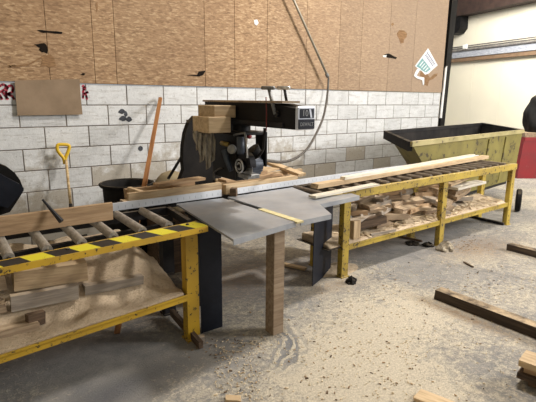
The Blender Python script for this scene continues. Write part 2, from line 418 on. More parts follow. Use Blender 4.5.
# ================================================================== SETTING
WY = 4.844
fl = MB().bb((-6,-6,-.2), (22,16,0)).build('floor', 'floor', origin=(0,0,0)); tag(fl, kind='structure')
tag(MB().bb((-6,-6,5.4), (22,16,5.6)).build('ceiling', 'cream', origin=(0,0,0)), kind='structure')  # unseen ceiling, put in to limit the ambient light
tag(MB().bb((-3.6,-6,0), (-3.4,WY,5.4)).build('wall_left', 'cream', origin=(0,0,0)), kind='structure')  # unseen left wall, put in with the ceiling to limit ambient light

# block wall: every block with its own mortar joint, in one mesh
def block_wall():
    mb = MB(); bm = mb.bm; lay = bm.faces.layers.float.new('tint'); rr = random.Random(3)
    top = 1.6935; x_end = 7.235
    for c in range(9):
        z1 = top-.203*c; z0 = z1-.203
        if z0 < 0: z0 = 0.0
        off = 1.3577 + (.203 if c % 2 else 0) - .406*12
        k = 0
        while off + .406*k < x_end:
            a = off+.406*k; b = min(a+.406, x_end); k += 1
            if b < -3: continue
            if b-a < .02: continue
            gz = .0045; t = rr.random(); dy = rr.uniform(0, .004)
            n0 = len(bm.faces)
            mb.bb((a+gz, WY+dy, z0+gz), (b-gz, WY+.19, z1-gz), bev=.003)
            bm.faces.ensure_lookup_table()
            for f in bm.faces[n0:]: f[lay] = t
    o = mb.build('wall_back', 'block', origin=(0,0,0))
    return o
wb = block_wall(); tag(wb, kind='structure')
MB().bb((-3.4,WY+.007,0), (7.23,WY+.185,1.69)).build('mortar', 'mortar', wb)

# strand board sheathing above, in sheets with seams where the photo shows them
def osb_wall():
    mb = MB(); bm = mb.bm; lay = bm.faces.layers.float.new('tint'); rr = random.Random(5)
    xs = [-3.4, -1.6, -.5, .2]
    xs += [PY(p, 40, WY-.02).x for p in (47, 93, 115, 205, 235, 267.5, 307, 340, 362)]
    xs += [PY(390, 40, WY-.02).x, PY(415, 40, WY-.02).x, 7.235]
    xs = sorted(xs)
    for a, b in zip(xs, xs[1:]):
        n0 = len(bm.faces); mb.bb((a+.002, WY-.014, 1.699), (b-.002, WY+.10, 4.6), bev=.0012)
        bm.faces.ensure_lookup_table(); t = rr.random()
        for f in bm.faces[n0:]: f[lay] = t
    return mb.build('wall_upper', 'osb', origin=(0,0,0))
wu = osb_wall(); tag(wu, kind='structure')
MB().bb((-3.4,WY+.0,1.698), (7.23,WY+.09,4.6)).build('backing', 'lumber_dark', wu)
OY = WY-.0145
def wallshape(pts, name, mat, parent, Y=OY, th=.004):
    """an irregular patch lying on the wall, pts are (px,py) of its outline"""
    P = [PY(x, y, Y) for x, y in pts]
    return MB().prism(P, (0, -th, 0)).build(name, mat, parent)
wallshape([(34,44.5),(38,44),(44,43),(46.5,45),(47.8,50),(47,53.5),(44,52),(42,52.5),(39,50),(40,48),(36.5,46)], 'hole', 'hole', wu)
wallshape([(23,44.6),(30,45.5),(36,45),(36,46.2),(29,46.4),(23,45.6)], 'crack', 'splinter', wu)
wallshape([(8,65),(18,65.2),(28,64),(33,61.5),(42,56),(46,54),(45.5,57),(38,60),(34,62.5),(28,65.5),(18,67),(9,67.5)], 'crack', 'splinter', wu)
wallshape([(8.5,65),(14,65.2),(17,66),(9.5,67.4)], 'hole', 'hole', wu)
wallshape([(37,30),(42,30),(48,31),(56,31.2),(62.5,32),(61.5,34),(55,33.6),(47,32.5),(44,33),(40,31.8)], 'hole', 'hole', wu)
wallshape([(42,57),(50,54),(54,58),(56,66),(50,68),(46,66),(40,67),(42,62)], 'splinter', 'splinter', wu, th=.003)
wallshape([(80.5,74.5),(83,73),(85.5,73.6),(84,75.3)], 'hole', 'hole', wu)
wallshape([(186,75),(192,74.8),(197,75),(198.5,71.5),(202,71),(205.5,70.5),(204.5,72.6),(203,75),(199,76.5),(194,76)], 'hole', 'hole', wu)
wallshape([(384,54.5),(388,53.5),(390,54),(394,56.5),(397,57.5),(395.5,59),(391,58),(387,57.5)], 'hole', 'hole', wu)
wallshape([(382.5,55.5),(386.5,55),(386,57.3),(383.5,57.2)], 'chip', 'white', wu)
wallshape([(397,33),(399.5,30),(404,30.5),(407,33.5),(406.5,37),(404,39.5),(403.5,43),(400.5,43.5),(399,39),(396.8,35)], 'knot_scar', 'splinter', wu, th=.002)
wallshape([(254,20),(257,19.6),(258.5,23),(256.5,25.5),(254.4,24)], 'paint_patch', 'paper', wu)
wallshape([(391,24),(393,22.5),(394,24.5),(392,26)], 'knot_scar', 'splinter', wu, th=.002)
wallshape([(95.5,3),(97.5,2),(98,9),(96.5,12)], 'knot_scar', 'splinter', wu, th=.002)
# spray marks on the blocks
def stroke(mb, pts, w, Y):
    P = [PY(x, y, Y) for x, y in pts]
    for a, b in zip(P, P[1:]):
        d = (b-a); d.y = 0
        if d.length < 1e-4: continue
        n = Vector((-d.z, 0, d.x)).normalized()*w/2; e = d.normalized()*w*.3
        mb.prism([a-n-e, b-n+e, b+n+e, a+n-e], (0, -.0008, 0))
def curve_pts(c, n=5):
    out = []
    for i in range(len(c)-1):
        p0, p1, p2, p3 = c[max(i-1,0)], c[i], c[i+1], c[min(i+2,len(c)-1)]
        for k in range(n):
            t = k/n
            out.append(tuple(.5*((2*p1[j]) + (-p0[j]+p2[j])*t + (2*p0[j]-5*p1[j]+4*p2[j]-p3[j])*t*t + (-p0[j]+3*p1[j]-3*p2[j]+p3[j])*t**3) for j in range(len(p1))))
    out.append(c[-1]); return out
g = MB(); GY = WY-.0005
for k, c in enumerate(([(0,86),(3,84.5),(6,86),(5,89),(2,91),(0,92)], [(2,91),(5,95),(8,99)], [(7,99),(6,93),(8,87),(11,85.5),(13,88),(12,92),(8,94),(12,96),(14,99)],
          [(0,95),(2,99)], [(83.5,85.5),(83.5,92),(83,98)], [(82.5,86),(85,88),(83,92),(86,95),(87,99)], [(86,93),(88,92)])):
    stroke(g, curve_pts(c), .019, GY-.0002*k)
g.build('red_graffiti', 'redspray', wb)
g = MB()
for cx, cyy, rx, ry in ((122,111.5,3.6,2.4),(125.8,114,1.8,2.6),(123,118.5,4.0,2.5),(129,119.2,3.0,2.6)):
    P = [PY(cx+rx*math.cos(a)*(1+.15*math.sin(3*a)), cyy+ry*math.sin(a)*(1+.12*math.cos(4*a)), GY) for a in [i*math.pi/9 for i in range(18)]]
    g.prism(P, (0, -.0006-.0002*rx, 0))
g.build('black_spray_blot', 'blackspray', wb)
g = MB(); cx, cyy = 140.5, 148.5
g.prism([PY(cx+2.4*math.cos(a), cyy+2.6*math.sin(a), GY) for a in [i*math.pi/7 for i in range(14)]], (0,-.0008,0)); g.build('black_spray_blot', 'blackspray', wb)

# steel column at the end of the wall, and its pale trim
MB().prism([PY(438.6,143,WY-.02), PY(442.6,143,WY-.02), PY(459.2,-12,WY-.02), PY(453.4,-12,WY-.02)], (0,.05,0)).build('trim_1', 'black')['kind'] = 'structure'
MB().prism([PY(439.4,118,WY-.022), PY(440.9,118,WY-.022), PY(446.3,66,WY-.022), PY(444.8,68,WY-.022)], (0,-.02,0)).build('trim_2', 'white')['kind'] = 'structure'

# side wall of insulated cream panels beyond the opening
WD = Vector((.249,.969,0)).normalized(); WN = Vector((-WD.y, WD.x, 0)); W0 = Vector((12.5,6.6,0))
def W(x, y, out=0.0):
    d = ray(x, y); P0 = W0 + WN*out; k = (P0-CAM).dot(WN)/d.dot(WN); return CAM + d*k
def wallbox(mb, t0, t1, z0, z1, d0, d1):
    P = [W0+WD*t0+WN*d0, W0+WD*t1+WN*d0, W0+WD*t1+WN*d1, W0+WD*t0+WN*d1]
    return mb.prism([p+Vector((0,0,z0)) for p in P], (0,0,z1-z0))
mb = MB(); t = -7.0
while t < 9: wallbox(mb, t+.003, t+1.0-.003, 0, 7, -.1, 0); t += 1.0
wallbox(mb, -7, 9, 0, 7, -.12, -.006)
wr = mb.build('wall_right', 'cream', origin=(0,0,0)); tag(wr, kind='structure')
zA = W(494, 53).z
def zw(x, y, out=.1): return W(x, y, out).z
wallbox(MB(), -7, 9, zw(494,54.2), zw(494,47.5), 0, .12).build('printed_strip', 'beam_white', wr)
wallbox(MB(), -7, 9, zw(494,58.5), zw(494,54.5), 0, .10).build('brown_strip', 'beam_brown', wr)
mb = MB()
for y, r, o in ((46.6,.028,.13),(44.4,.022,.11),(42.4,.018,.13)):
    z = zw(494, y, o); mb.tube([W0+WD*-7+WN*o+Vector((0,0,z)), W0+WD*9+WN*o+Vector((0,0,z))], r, 8)
mb.build('conduit_run', 'conduit_old', wr)
mb = MB(); mb.prism([W(464,45,.15), W(467.5,44.2,.15), W(467.5,48.5,.15), W(464,49,.15)], WN*.05); mb.build('clip', 'white', wr)
b = MB(); wallbox(b, -7, 9, zw(500,7.3,.3), zw(500,-12,.3), .0, .35); b.build('trim_3', 'beam_dark')['kind'] = 'structure'
mb = MB(); mb.prism([W(452,-4,.3), W(462,-4,.3), W(461,14,.3), W(460,28,.3), W(456.5,33,.3), W(451,35,.3)], WN*-.28); mb.build('trim_4', 'black')['kind'] = 'structure'

# ================================================================== WALL THINGS
P = [PY(14.5,80.5,OY-.004), PY(79.5,79,OY-.004), PY(80.6,97,OY-.006), PY(82.5,114.5,OY-.012), PY(17.5,115.5,OY-.014), PY(15.8,97,OY-.006)]
cb = MB(); Q = [p+Vector((0,-.006,0)) for p in P]
v = [cb.bm.verts.new(p) for p in P]; q = [cb.bm.verts.new(p) for p in Q]
cb.bm.faces.new((v[0],v[1],v[2],v[5])); cb.bm.faces.new((v[5],v[2],v[3],v[4])); cb.bm.faces.new((q[0],q[5],q[2],q[1])); cb.bm.faces.new((q[5],q[4],q[3],q[2]))
for i in range(6): cb.bm.faces.new((v[i], q[i], q[(i+1)%6], v[(i+1)%6]))
tag(cb.build('cardboard_panel', 'cardboard'), 'flat creased cardboard piece fixed over the top row of white wall blocks', 'cardboard')

# torn diamond notice on the strand board
sg = thing('paper_notice', PY(426,64,OY), 'torn white and teal diamond-shaped notice on the strand board wall near the cream wall', 'sign')
top, rt, bt, lf = (428,48.2), (437.6,65.3), (426,75.6), (414.8,66)
def bil(u, v):   # u: top->right, v: top->left
    x = top[0]+(rt[0]-top[0])*u+(lf[0]-top[0])*v; y = top[1]+(rt[1]-top[1])*u+(lf[1]-top[1])*v
    return x+u*v*(bt[0]-rt[0]-lf[0]+top[0]), y+u*v*(bt[1]-rt[1]-lf[1]+top[1])
MB().prism([PY(*bil(*uv), OY-.001) for uv in ((0,0),(1,0),(1,.8),(.92,1),(.6,.97),(.35,1),(0,1))], (0,-.003,0)).build('sheet', 'paper', sg)
MB().prism([PY(*bil(*uv), OY-.005) for uv in ((.08,.5),(.9,.5),(.86,.86),(.55,.93),(.3,.93),(.1,.96))], (0,-.001,0)).build('teal_field', 'teal', sg)
mb = MB()
for r, w0 in ((.14,.8), (.27,.86)):
    u = .12
    while u < w0:
        mb.prism([PY(*bil(*uv), OY-.005) for uv in ((u,r-.045),(u+.055,r-.045),(u+.055,r+.045),(u,r+.045))], (0,-.001,0)); u += .095
mb.build('printed_marks', 'ink', sg)
mb = MB()
for u in (.22,.38,.54,.70):
    mb.prism([PY(*bil(*uv), OY-.0065) for uv in ((u,.56),(u+.06,.56),(u+.06,.84),(u,.84))], (0,-.001,0))
mb.build('white_bars', 'paper', sg)
MB().prism([PY(x,y,OY-.006) for x,y in ((417,69),(420.5,68.5),(418.5,72),(416.5,75.5),(420,77),(424,77.5),(424,84),(422.8,85.5),(422,80),(417,78.6),(413.8,76),(415,72.5))], (0,-.004,0)).build('torn_flap', 'white', sg)
wallshape([(421,70.5),(425,70),(428.5,76),(430,78),(434,74),(437.5,73.5),(437,75.5),(433,79),(429,80.5),(427.5,86),(424.5,85),(424.8,78),(420,75.5)], 'hole', 'splinter', wu, th=.003)

# shovel leaning on the wall
def Lp(px, py, Y): return PY(px, py, Y)
sh = thing('shovel', (PY(71,208,4.55).x, 4.5, 0), 'yellow D-handled shovel with a pale shaft leaning against the block wall', 'shovel')
a = Lp(66,160,4.74); b_ = Lp(70.5,204,4.56); c_ = b_ + (b_-a)*.75
MB().tube([a, (a+b_)/2, b_], .013, 10).build('shaft', 'ash', sh, True)
MB().tube([b_, c_], .017, 10).build('socket', 'steel_dark', sh, True)
dh = [(64.8,164),(63.5,158),(60,154),(57.5,150),(57.3,146),(59,144.6),(66,144.6),(69.3,146),(68.3,151),(66.5,155.5),(65.4,159),(65.6,164)]
MB().tube(curve_pts([tuple(Lp(x,y,4.755)) for x,y in dh], 3), .016, 8).build('d_grip', 'yellow_plastic', sh, True)
dirv = (c_-b_).normalized(); sx = Vector((1,0,0)); 
def blade(u, v):
    w = .12*(1-.25*max(0,v-.6)/.4); return c_ + dirv*(v*.26-.02) + sx*((u-.5)*2*w) + Vector((0,-.03*(1-abs(u-.5)*2)**1 ,0))
L = (c_ + dirv*.24).z
MB().sheet(blade, 8, 6).build('blade', 'steel_dark', sh, True, solid=.004)

# brown stick leaning on the wall
A = PY(160.5,98,4.80); B2 = PY(143.5,190,3.86); d = B2-A; k = -A.z/d.z; Bf = A + d*(k*.995)
board('wooden_stick', A, Bf, .036, .024, 'stick', 'long square brown stick standing upright and leaning against the block wall by the black tub', 'stick')

# rigid conduit and flexible cable
pp = [PY(290,-8,4.72), PY(328,77,4.72), PY(329.5,83,4.72)]
dr = (pp[0]-pp[1])*.35
cn = thing('cable_drop', (pp[1].x, 4.72, 2.0), 'slanting pale metal conduit ending in a grey flexible cable that loops down to the saw', 'conduit')
MB().tube([pp[0]+dr, pp[0], pp[1]], .016, 10).build('conduit', 'conduit', cn, True)
MB().tube([pp[1]+(pp[0]-pp[1]).normalized()*.05, pp[1]], .024, 10).build('coupling', 'greymetal', cn, True)
cps = [(328.5,78,4.72),(328,88,4.68),(326.2,103,4.55),(323,118,4.35),(316,134,4.1),(307,149,3.85),(295,158.5,3.6),(282,162,3.35),(270,161,3.15),(259,159.5,2.95)]
MB().tube(curve_pts([tuple(PY(*c)) for c in cps], 5), .014, 10).build('flexible_cable', 'cable', cn, True)

# ================================================================== LEFT ROLLER BENCH
BT = .80
def fy(x): return 2.405 + .118*x
def fe(x): return 2.325 + .085*x       # outer edge of its front flange      # front edge of the left bench
lb = thing('roller_bench', (.5, 2.8, 0), 'left yellow roller bench with black and yellow hazard tape along its front rail', 'roller bench')
x0, x1 = -1.15, 1.352
def rail(mb, x0, x1, yf, y0, y1, z0, z1):
    return mb.prism([(x0, yf(x0)+y0, z0), (x1, yf(x1)+y0, z0), (x1, yf(x1)+y1, z0), (x0, yf(x0)+y1, z0)], (0,0,z1-z0))
def flange(mb, a0, b0, z0, z1):
    return mb.prism([(x0,fe(x0)+a0,z0),(x1,fe(x1)+a0,z0),(x1,fy(x1)+b0,z0),(x0,fy(x0)+b0,z0)], (0,0,z1-z0))
rail(flange(MB(), 0, .030, BT-.006, BT), x0, x1, fe, 0, .006, BT-.034, BT-.006).build('front_rail', 'yellow', lb)
flange(MB(), .006, .012, BT+.0005, BT+.002).build('hazard_tape', 'hazard', lb)
rail(MB(), x0, x1-.02, fy, .030, .050, BT-.07, BT-.008).build('roller_channel', 'steel_dark', lb)
rail(MB(), x0, x1-.02, fy, .30, .33, BT-.10, BT-.06).build('middle_bar', 'black', lb)
yb = lambda x: 3.07
rail(MB(), x0, 1.40, yb, 0, .03, BT-.07, BT-.004).build('rear_rail', 'steel_dark', lb)
MB().prism([(1.322,2.66,BT-.05),(1.352,2.66,BT-.05),(1.40,3.10,BT-.05),(1.37,3.10,BT-.05)], (0,0,.046)).build('end_bar', 'steel_dark', lb)
def legL(x, y, name='leg', w=.085, mat='yellow'):
    mb = MB(); mb.bb((x-w, y+.002, .012), (x, y+.010, BT-.045)); mb.bb((x-w, y+.010, .012), (x-w+.008, y+.07, BT-.045))
    mb.bb((x-w-.01, y-.01, 0), (x+.012, y+.08, .012)); return mb.build(name, mat, lb)
legL(1.345, fy(1.345)); legL(-.75, fy(-.75)); legL(1.38, 3.0, mat='steel_dark'); legL(-.75, 3.0, mat='steel_dark')
SH = .325
rail(rail(MB(), x0, 1.26, fy, .004, .012, SH-.036, SH+.008), x0, 1.26, fy, .004, .06, SH-.012, SH-.006).build('shelf_rail', 'yellow', lb)
MB().prism([(x0, fy(x0)+.012, SH-.006), (1.30, fy(1.3)+.012, SH-.006), (1.38, 3.07, SH-.006), (x0, 3.07, SH-.006)], (0,0,.006)).build('shelf_panel', 'steel_dark', lb)
rxs = [-.79+.178*i for i in range(12)]
for i, x in enumerate(rxs):
    if x > 1.30: continue
    y0 = fy(x)+.054; mb = MB()
    mb.tube([(x, y0, BT-.004), (x+.012, 3.066, BT-.004)], .0265, 14)
    o = mb.build('roller', 'roller', lb, 'auto'); MB().tube([(x, y0-.02, BT-.004),(x, y0+.004, BT-.004)], .009, 8).build('axle_pin', 'steel_dark', o)
for i in range(7):
    x = -.9+.36*i
    if x < 1.3: MB().lathe([(.011,0),(.011,.005),(.007,.008)], (x, fy(x)-.02, BT+.002), n=6).build('bolt', 'steel_dark', lb)

# board standing on edge on the rollers
A = Vector((-.9, 2.795, .878)); B2 = Vector((.905, 2.845, .878))
board('lumber_plank', A, B2, .038, .104, 'lumber_mid', 'long tan plank standing on edge across the rollers of the left bench', 'plank')
# dark pointed bar resting on it
p0 = PY(61.5,221.5,2.752); p1 = PY(50,208,2.80); p2 = PY(42.5,199.5,2.835)
pt = MB(); pt.tube([p0, p0+(p2-p0)*.25, p0+(p2-p0)*.62, p2], .016, 8, r2=.006)
tag(pt.build('pointed_bar', 'steel_dark', smooth='auto'), 'dark pointed metal bar leaning over the top edge of the tan plank', 'bar')

# sawdust heap and offcuts on the left shelf
def hL(x, y):
    u = (y-fy(x))/(3.07-fy(x)); n = fbm(x, y, 4, 1)*.03 + fbm(x, y, 14, 9)*.008
    q = max(0, min(1, (u-.18)/.75)); back = .010 + .34*q*q*(3-2*q)*(1-.75*max(0, min(1, (x-1.0)/.22)))
    e = min(1, (u)/.12)
    return SH + .004 + max(0, (back + n + .015))*e
tag(heightfield(hL, -1.1, 1.24, 0.0, 1.0, SH+.001, 90, 34, warp=lambda x, y: (x, fy(x)+.02+(3.05-fy(x)-.02)*y)).build('sawdust_heap', 'sawdust', smooth=True),
    'heap of pale sawdust spread over the lower shelf of the left roller bench', 'sawdust', kind='stuff')
def onL(px, py, z): return G(px, py, z)
def offcut(px0, py0, px1, py1, z, w, t, mat, label, group=None, roll=0):
    return board('lumber_offcut', G(px0,py0,z), G(px1,py1,z), w, t, mat, label, 'offcut', group, roll)
def land(px, py):
    d = ray(px, py); k = 1.5
    while k < 8:
        p = CAM + d*k
        if p.z < SH+.01 or (fy(p.x)+.02 < p.y < 3.05 and p.z < hL(p.x, (p.y))): return p
        k += .01
    return p
def lie(px0, py0, px1, py1, w_, t_, mat, label, up=.0):
    a = land(px0, py0); b_ = land(px1, py1); e = Vector((0,0,t_*.5+up))
    b_.y = a.y + (b_.y-a.y)*.5
    board('lumber_offcut', a+e, b_+e, w_, t_, mat, label, 'offcut')
lie(14,294,87,283,.10,.11,'lumber','thick tan offcut with yellowish top, upper one of the pair on the left bench shelf',.03)
lie(12,314,78,301,.045,.085,'lumber_grey','pale grey board on edge below the thick tan offcut on the left bench shelf',.02)
lie(84,294,141,282,.055,.055,'lumber_grey','weathered grey offcut lying in sawdust near the middle of the left bench shelf')
lie(-40,345,37,325,.09,.035,'lumber_dusty','dusty flat offcut at the far left of the left bench shelf')
lie(28,327,44,321,.04,.07,'lumber_dark','short dark block end sticking out of sawdust on the left bench shelf')
lie(-40,296,6,287,.09,.08,'lumber_dusty','dusty brown block at the left picture edge under the hazard tape')
lie(-45,322,6,310,.06,.05,'lumber_dusty','dusty board stub at the left picture edge, lower shelf of the left bench')

# ================================================================== SAW TABLE
TT = .802
tb = thing('saw_table', (1.9, 2.7, 0), 'grey steel saw table of two plates on dark panels and one wooden post', 'table')
LP = [(1.462,3.115),(1.326,2.107),(1.862,2.213),(1.852,3.10)]
RP = [(1.905,3.11),(1.905,2.213),(2.187,2.226),(2.334,2.50),(2.817,2.552),(2.835,2.66),(2.50,2.71),(2.60,3.15)]
def plate(poly, name):
    mb = MB(); mb.prism([(x,y,TT-.013) for x,y in poly], (0,0,.013)); return mb
pl_ = plate(LP, 'l'); pl_.prism([(1.326,2.107,TT-.034),(1.862,2.213,TT-.034),(1.861,2.221,TT-.034),(1.328,2.116,TT-.034)], (0,0,.021)); pl_.build('left_plate', 'steel', tb)
pr_ = plate(RP, 'r'); pr_.prism([(1.905,2.213,TT-.034),(2.187,2.226,TT-.034),(2.334,2.50,TT-.034),(2.817,2.552,TT-.034),(2.815,2.56,TT-.034),(2.328,2.508,TT-.034),(2.182,2.234,TT-.034),(1.905,2.221,TT-.034)], (0,0,.021))
pr_.build('right_plate', 'steel', tb)
MB().prism([(1.852,2.19,TT-.008),(1.908,2.19,TT-.008),(1.90,2.62,TT-.008),(1.852,2.62,TT-.008)], (0,0,.012)).build('insert_strip', 'insert', tb)
MB().prism([(1.85,2.62,TT-.05),(1.907,2.62,TT-.05),(1.905,3.1,TT-.05),(1.851,3.1,TT-.05)], (0,0,.01)).build('slot_bed', 'black', tb)
MB().bb((1.757,2.300,0), (1.845,2.392,TT-.036), bev=.003).build('wooden_post', 'post', tb)
MB().box((1.463,2.612,.395), (.165,.006,.785)).build('side_panel', 'panel', tb)
a, b_ = Vector((2.545,2.79)), Vector((2.935,2.975)); ang = math.atan2(b_.y-a.y, b_.x-a.x)
MB().box(((a.x+b_.x)/2, (a.y+b_.y)/2, .38), ((b_-a).length, .006, .755), rz=ang).build('side_panel', 'panel', tb)
fr = MB(); fr.bb((1.50,2.30,TT-.07),(1.55,3.05,TT-.036)); fr.bb((2.08,2.36,TT-.07),(2.12,3.05,TT-.014)); fr.bb((1.50,2.95,TT-.10),(2.55,3.0,TT-.014)); fr.bb((1.55,2.42,TT-.06),(2.30,2.46,TT-.036))
fr.build('under_frame', 'steel_dark', tb)
MB().bb((1.86,2.62,.62),(1.95,2.70,TT-.05)).build('hanging_bracket', 'panel', tb)
MB().bb((1.55,3.0,0),(1.61,3.06,TT-.10)).build('rear_leg', 'steel_dark', tb)

# aluminium fences
def fence(pts, z0, z1, label, y_th=.012):
    mb = MB()
    for (xa, ya), (xb, yb_) in zip(pts, pts[1:]):
        mb.prism([(xa,ya,z0),(xb,yb_,z0),(xb,yb_+y_th,z0),(xa,ya+y_th,z0)], (0,0,z1-z0))
    o = mb.build('metal_fence', 'alu'); tag(o, label, 'fence')
    return o
fence([(-.9,3.105),(1.875,3.152)], TT+.001, TT+.055, 'pale metal fence strip with scale marks behind the left rollers and left plate')
fence([(1.965,3.155),(2.62,3.20),(6.02,3.37)], TT+.001, TT+.050, 'long pale metal fence strip running from the saw along the right rollers')

# lumber behind the fences
ZB = .30
bd = lambda n, A, B, w, t, m, l, **k: board(n, A, B, w, t, m, l, 'board', **k)
wt = thing('fence_timbers', (1.5, 3.3, .74), 'open tray of pale framing timbers behind the left metal fence', 'timber frame')
bd('front_board', (1.13,3.195,.860), (1.90,3.215,.860), .036, .088, 'lumber', None, parent=wt)
bd('rear_board', (1.20,3.46,.850), (1.80,3.47,.850), .036, .070, 'lumber_mid', None, parent=wt)
bd('cross_board', (1.27,3.235,.875), (1.23,3.44,.885), .030, .035, 'lumber', None, parent=wt)
bd('cross_board', (1.60,3.235,.85), (1.60,3.44,.85), .036, .06, 'lumber_mid', None, parent=wt)
bd('tray_bottom', (1.15,3.335,.805), (1.90,3.335,.805), .20, .02, 'lumber_dusty', None, parent=wt)
bd('cover_board', (1.40,3.33,.917), (1.82,3.37,.925), .10, .020, 'lumber_mid', None, parent=wt)
wt2 = thing('fence_timbers', (2.4, 3.3, .74), 'stepped pale timbers behind the right metal fence beside the saw', 'timber frame')
bd('front_board', (1.93,3.205,.845), (2.72,3.255,.845), .060, .075, 'lumber', None, parent=wt2)
bd('rear_board', (2.02,3.50,.845), (3.05,3.56,.845), .038, .075, 'lumber', None, parent=wt2)
bd('cover_board', (1.98,3.32,.895), (2.60,3.36,.895), .12, .022, 'lumber_mid', None, parent=wt2)
bd('cross_board', (2.62,3.30,.86), (2.66,3.50,.86), .036, .05, 'lumber_mid', None, parent=wt2)
bd('tray_bottom', (1.98,3.38,.797), (2.90,3.44,.797), .24, .02, 'lumber_dusty', None, parent=wt2)
board('wood_block', (2.28,3.36,.925), (2.46,3.38,.925), .09, .034, 'lumber_mid', 'small tan block lying on the timbers right of the saw motor', 'block')
board('lumber_offcut', (1.95,3.14,.835), (1.985,3.10,.835), .06, .06, 'lumber_dark', 'dark square block end at the foot of the saw column beside the blade slot', 'offcut')
bd('side_board', (2.86,3.32,.865), (2.80,4.02,.965), .095, .03, 'lumber', None, parent=wt2)
bd('sloping_panel', (2.52,3.62,.89), (2.76,3.66,.90), .20, .015, 'lumber', None, parent=wt2)
# trestles that carry the timbers
tr = thing('trestle', (2.0,3.45,0), 'dark steel base frame standing behind the saw table', 'frame')
for x in (1.25,3.18): MB().bb((x,3.42,0),(x+.04,3.46,.745)).build('leg', 'steel_dark', tr)
MB().bb((1.15,3.25,.745),(3.24,3.50,.785)).build('top_bar', 'steel_dark', tr)

# ================================================================== RADIAL ARM SAW
SX = 1.87
def S(px, py, X=SX-.07): return PX(px, py, X)
sw = thing('radial_arm_saw', (SX, 3.4, .79), 'black radial arm saw with a long overhead arm behind the grey table', 'saw')
MB().lathe([(.10,0),(.10,.03),(.065,.05),(.065,.60)], (SX+.02,3.62,.786), n=20).build('column', 'steel_dark', sw, 'auto')
# arm
ya, yz = S(298,110).y + .03, S(205,110).y
zt0 = S(296,107).z; zb0 = S(297,130).z
arm = MB(); X0, X1 = SX-.07, SX+.07
prof = [(yz, zb0+.0), (yz, zt0+.02), (S(276,104).y, zt0+.018), (S(288,106).y, zt0-.002), (ya+.0, zt0-.008), (ya, zb0), ]
arm.prism([(X0,y,z) for y,z in prof], (X1-X0,0,0)); 
ao = arm.build('arm', 'black', sw)
MB().prism([(X0-.012,y,z) for y,z in [(yz-.1,zb0+.01),(yz-.1,zb0+.035),(ya+.1,zb0+.035),(ya+.1,zb0+.01)]], (.012,0,0)).build('arm_track', 'steel_dark', ao)
MB().prism([(X0-.03,y,z) for y,z in [(S(206,101).y,zt0+.021),(S(206,101).y,zt0+.034),(S(286,103).y,zt0+.034),(S(286,103).y,zt0+.021)]], (.14,0,0)).build('arm_cover_board', 'lumber_dusty', sw)
# badge on the arm's end
bz0, bz1 = zb0-.002, zt0+.004
MB().box((SX, ya-.014, (bz0+bz1)/2), (.142,.026,bz1-bz0), bev=.008).build('end_cap', 'badge', sw)
ec = MB(); zc = (bz0+bz1)/2; hh = bz1-bz0
ec.box((SX+.002, ya-.028, zc+hh*.20), (.112,.004,hh*.40), bev=.0015); ec.box((SX, ya-.028, zc-hh*.25), (.128,.004,hh*.42), bev=.0015)
ecp = ec.build('nameplate', 'badge_dark', sw)
MB().prism([(SX+.028,ya-.031,zc+hh*.02),(SX+.042,ya-.031,zc+hh*.02),(SX+.030,ya-.031,zc+hh*.38),(SX+.016,ya-.031,zc+hh*.38)], (0,-.001,0)).build('plate_stripe', 'badge', ecp)
def text(body, size, loc, parent, mat, sx=1.0):
    cu = bpy.data.curves.new('lettering', 'FONT'); cu.body = body; cu.size = size; cu.extrude = .0006; cu.align_x = 'CENTER'; cu.align_y = 'CENTER'
    tmp = bpy.data.objects.new('lettering', cu); COL.objects.link(tmp)
    dg = bpy.context.evaluated_depsgraph_get(); me = bpy.data.meshes.new_from_object(tmp.evaluated_get(dg)); bpy.data.objects.remove(tmp)
    me.materials.clear(); me.materials.append(M[mat])
    o = bpy.data.objects.new('lettering', me); COL.objects.link(o); o.parent = parent
    o.rotation_euler = (math.pi/2, 0, 0); o.scale = (sx, 1, 1)
    o.location = Vector(loc) - Vector(parent['_base']); return o
text('10', .050, (SX-.014, ya-.0315, zc+hh*.20), ecp, 'letter')
text('DEWALT', .030, (SX, ya-.0315, zc-hh*.26), ecp, 'letter', .85)
# crank handles
for i, (px, top, bot, mt) in enumerate((((269,275), 89, 114, 'greymetal'), ((284.5,286.5), 89, 101, 'chrome'))):
    X = X0-.02 if i == 0 else SX+.03
    a = PX(px[0], top, X); b_ = PX(px[1], bot, X)
    h = MB(); h.tube([a, b_], .011 if i == 0 else .009, 8)
    ho = h.build('crank_lever', 'greymetal' if i == 0 else 'steel_dark', sw, True)
    g0 = PX(px[0]-6.5, top-1.2, X); g1 = PX(px[0]+5, top-1.0, X)
    MB().tube([g0, g0+(g1-g0)*.3, g1], .013, 10, r2=.011).build('crank_grip', mt, ho, True)
    if i == 0: MB().lathe([(.02,0),(.02,.02)], b_, axis=(1,0,0), n=12).build('crank_boss', 'steel_dark', ho, True)
# wires
w = [PX(266,97,X0-.02), PX(266.5,112,X0-.02), PX(266.3,131,X0-.02)]
MB().tube(w, .004, 6).build('red_wire', 'wire_red', sw, True)
w = [PX(264.8,128,X0), PX(264,140,X0), PX(263,149,X0+.02), PX(259,155.5,X0+.05), PX(254,158.5,SX)]
MB().tube(curve_pts([tuple(p) for p in w], 4), .010, 8).build('black_hose', 'rubber', sw, True)
# column housing with cardboard / plywood boxes
def boxpx(name, mat, pxl, pxr, pyt, pyb, X, depth, parent, bev=.004, dx=.12):
    """box whose left face lies at plane X between two photo columns"""
    a = PX(pxl, pyt, X); b_ = PX(pxr, pyb, X); y0, y1 = sorted((a.y, b_.y))
    return MB().bb((X, y0, b_.z), (X+depth, y1, a.z), bev=bev).build(name, mat, parent)
boxpx('column_housing', 'black', 206, 232, 108, 135, SX-.065, .16, sw)
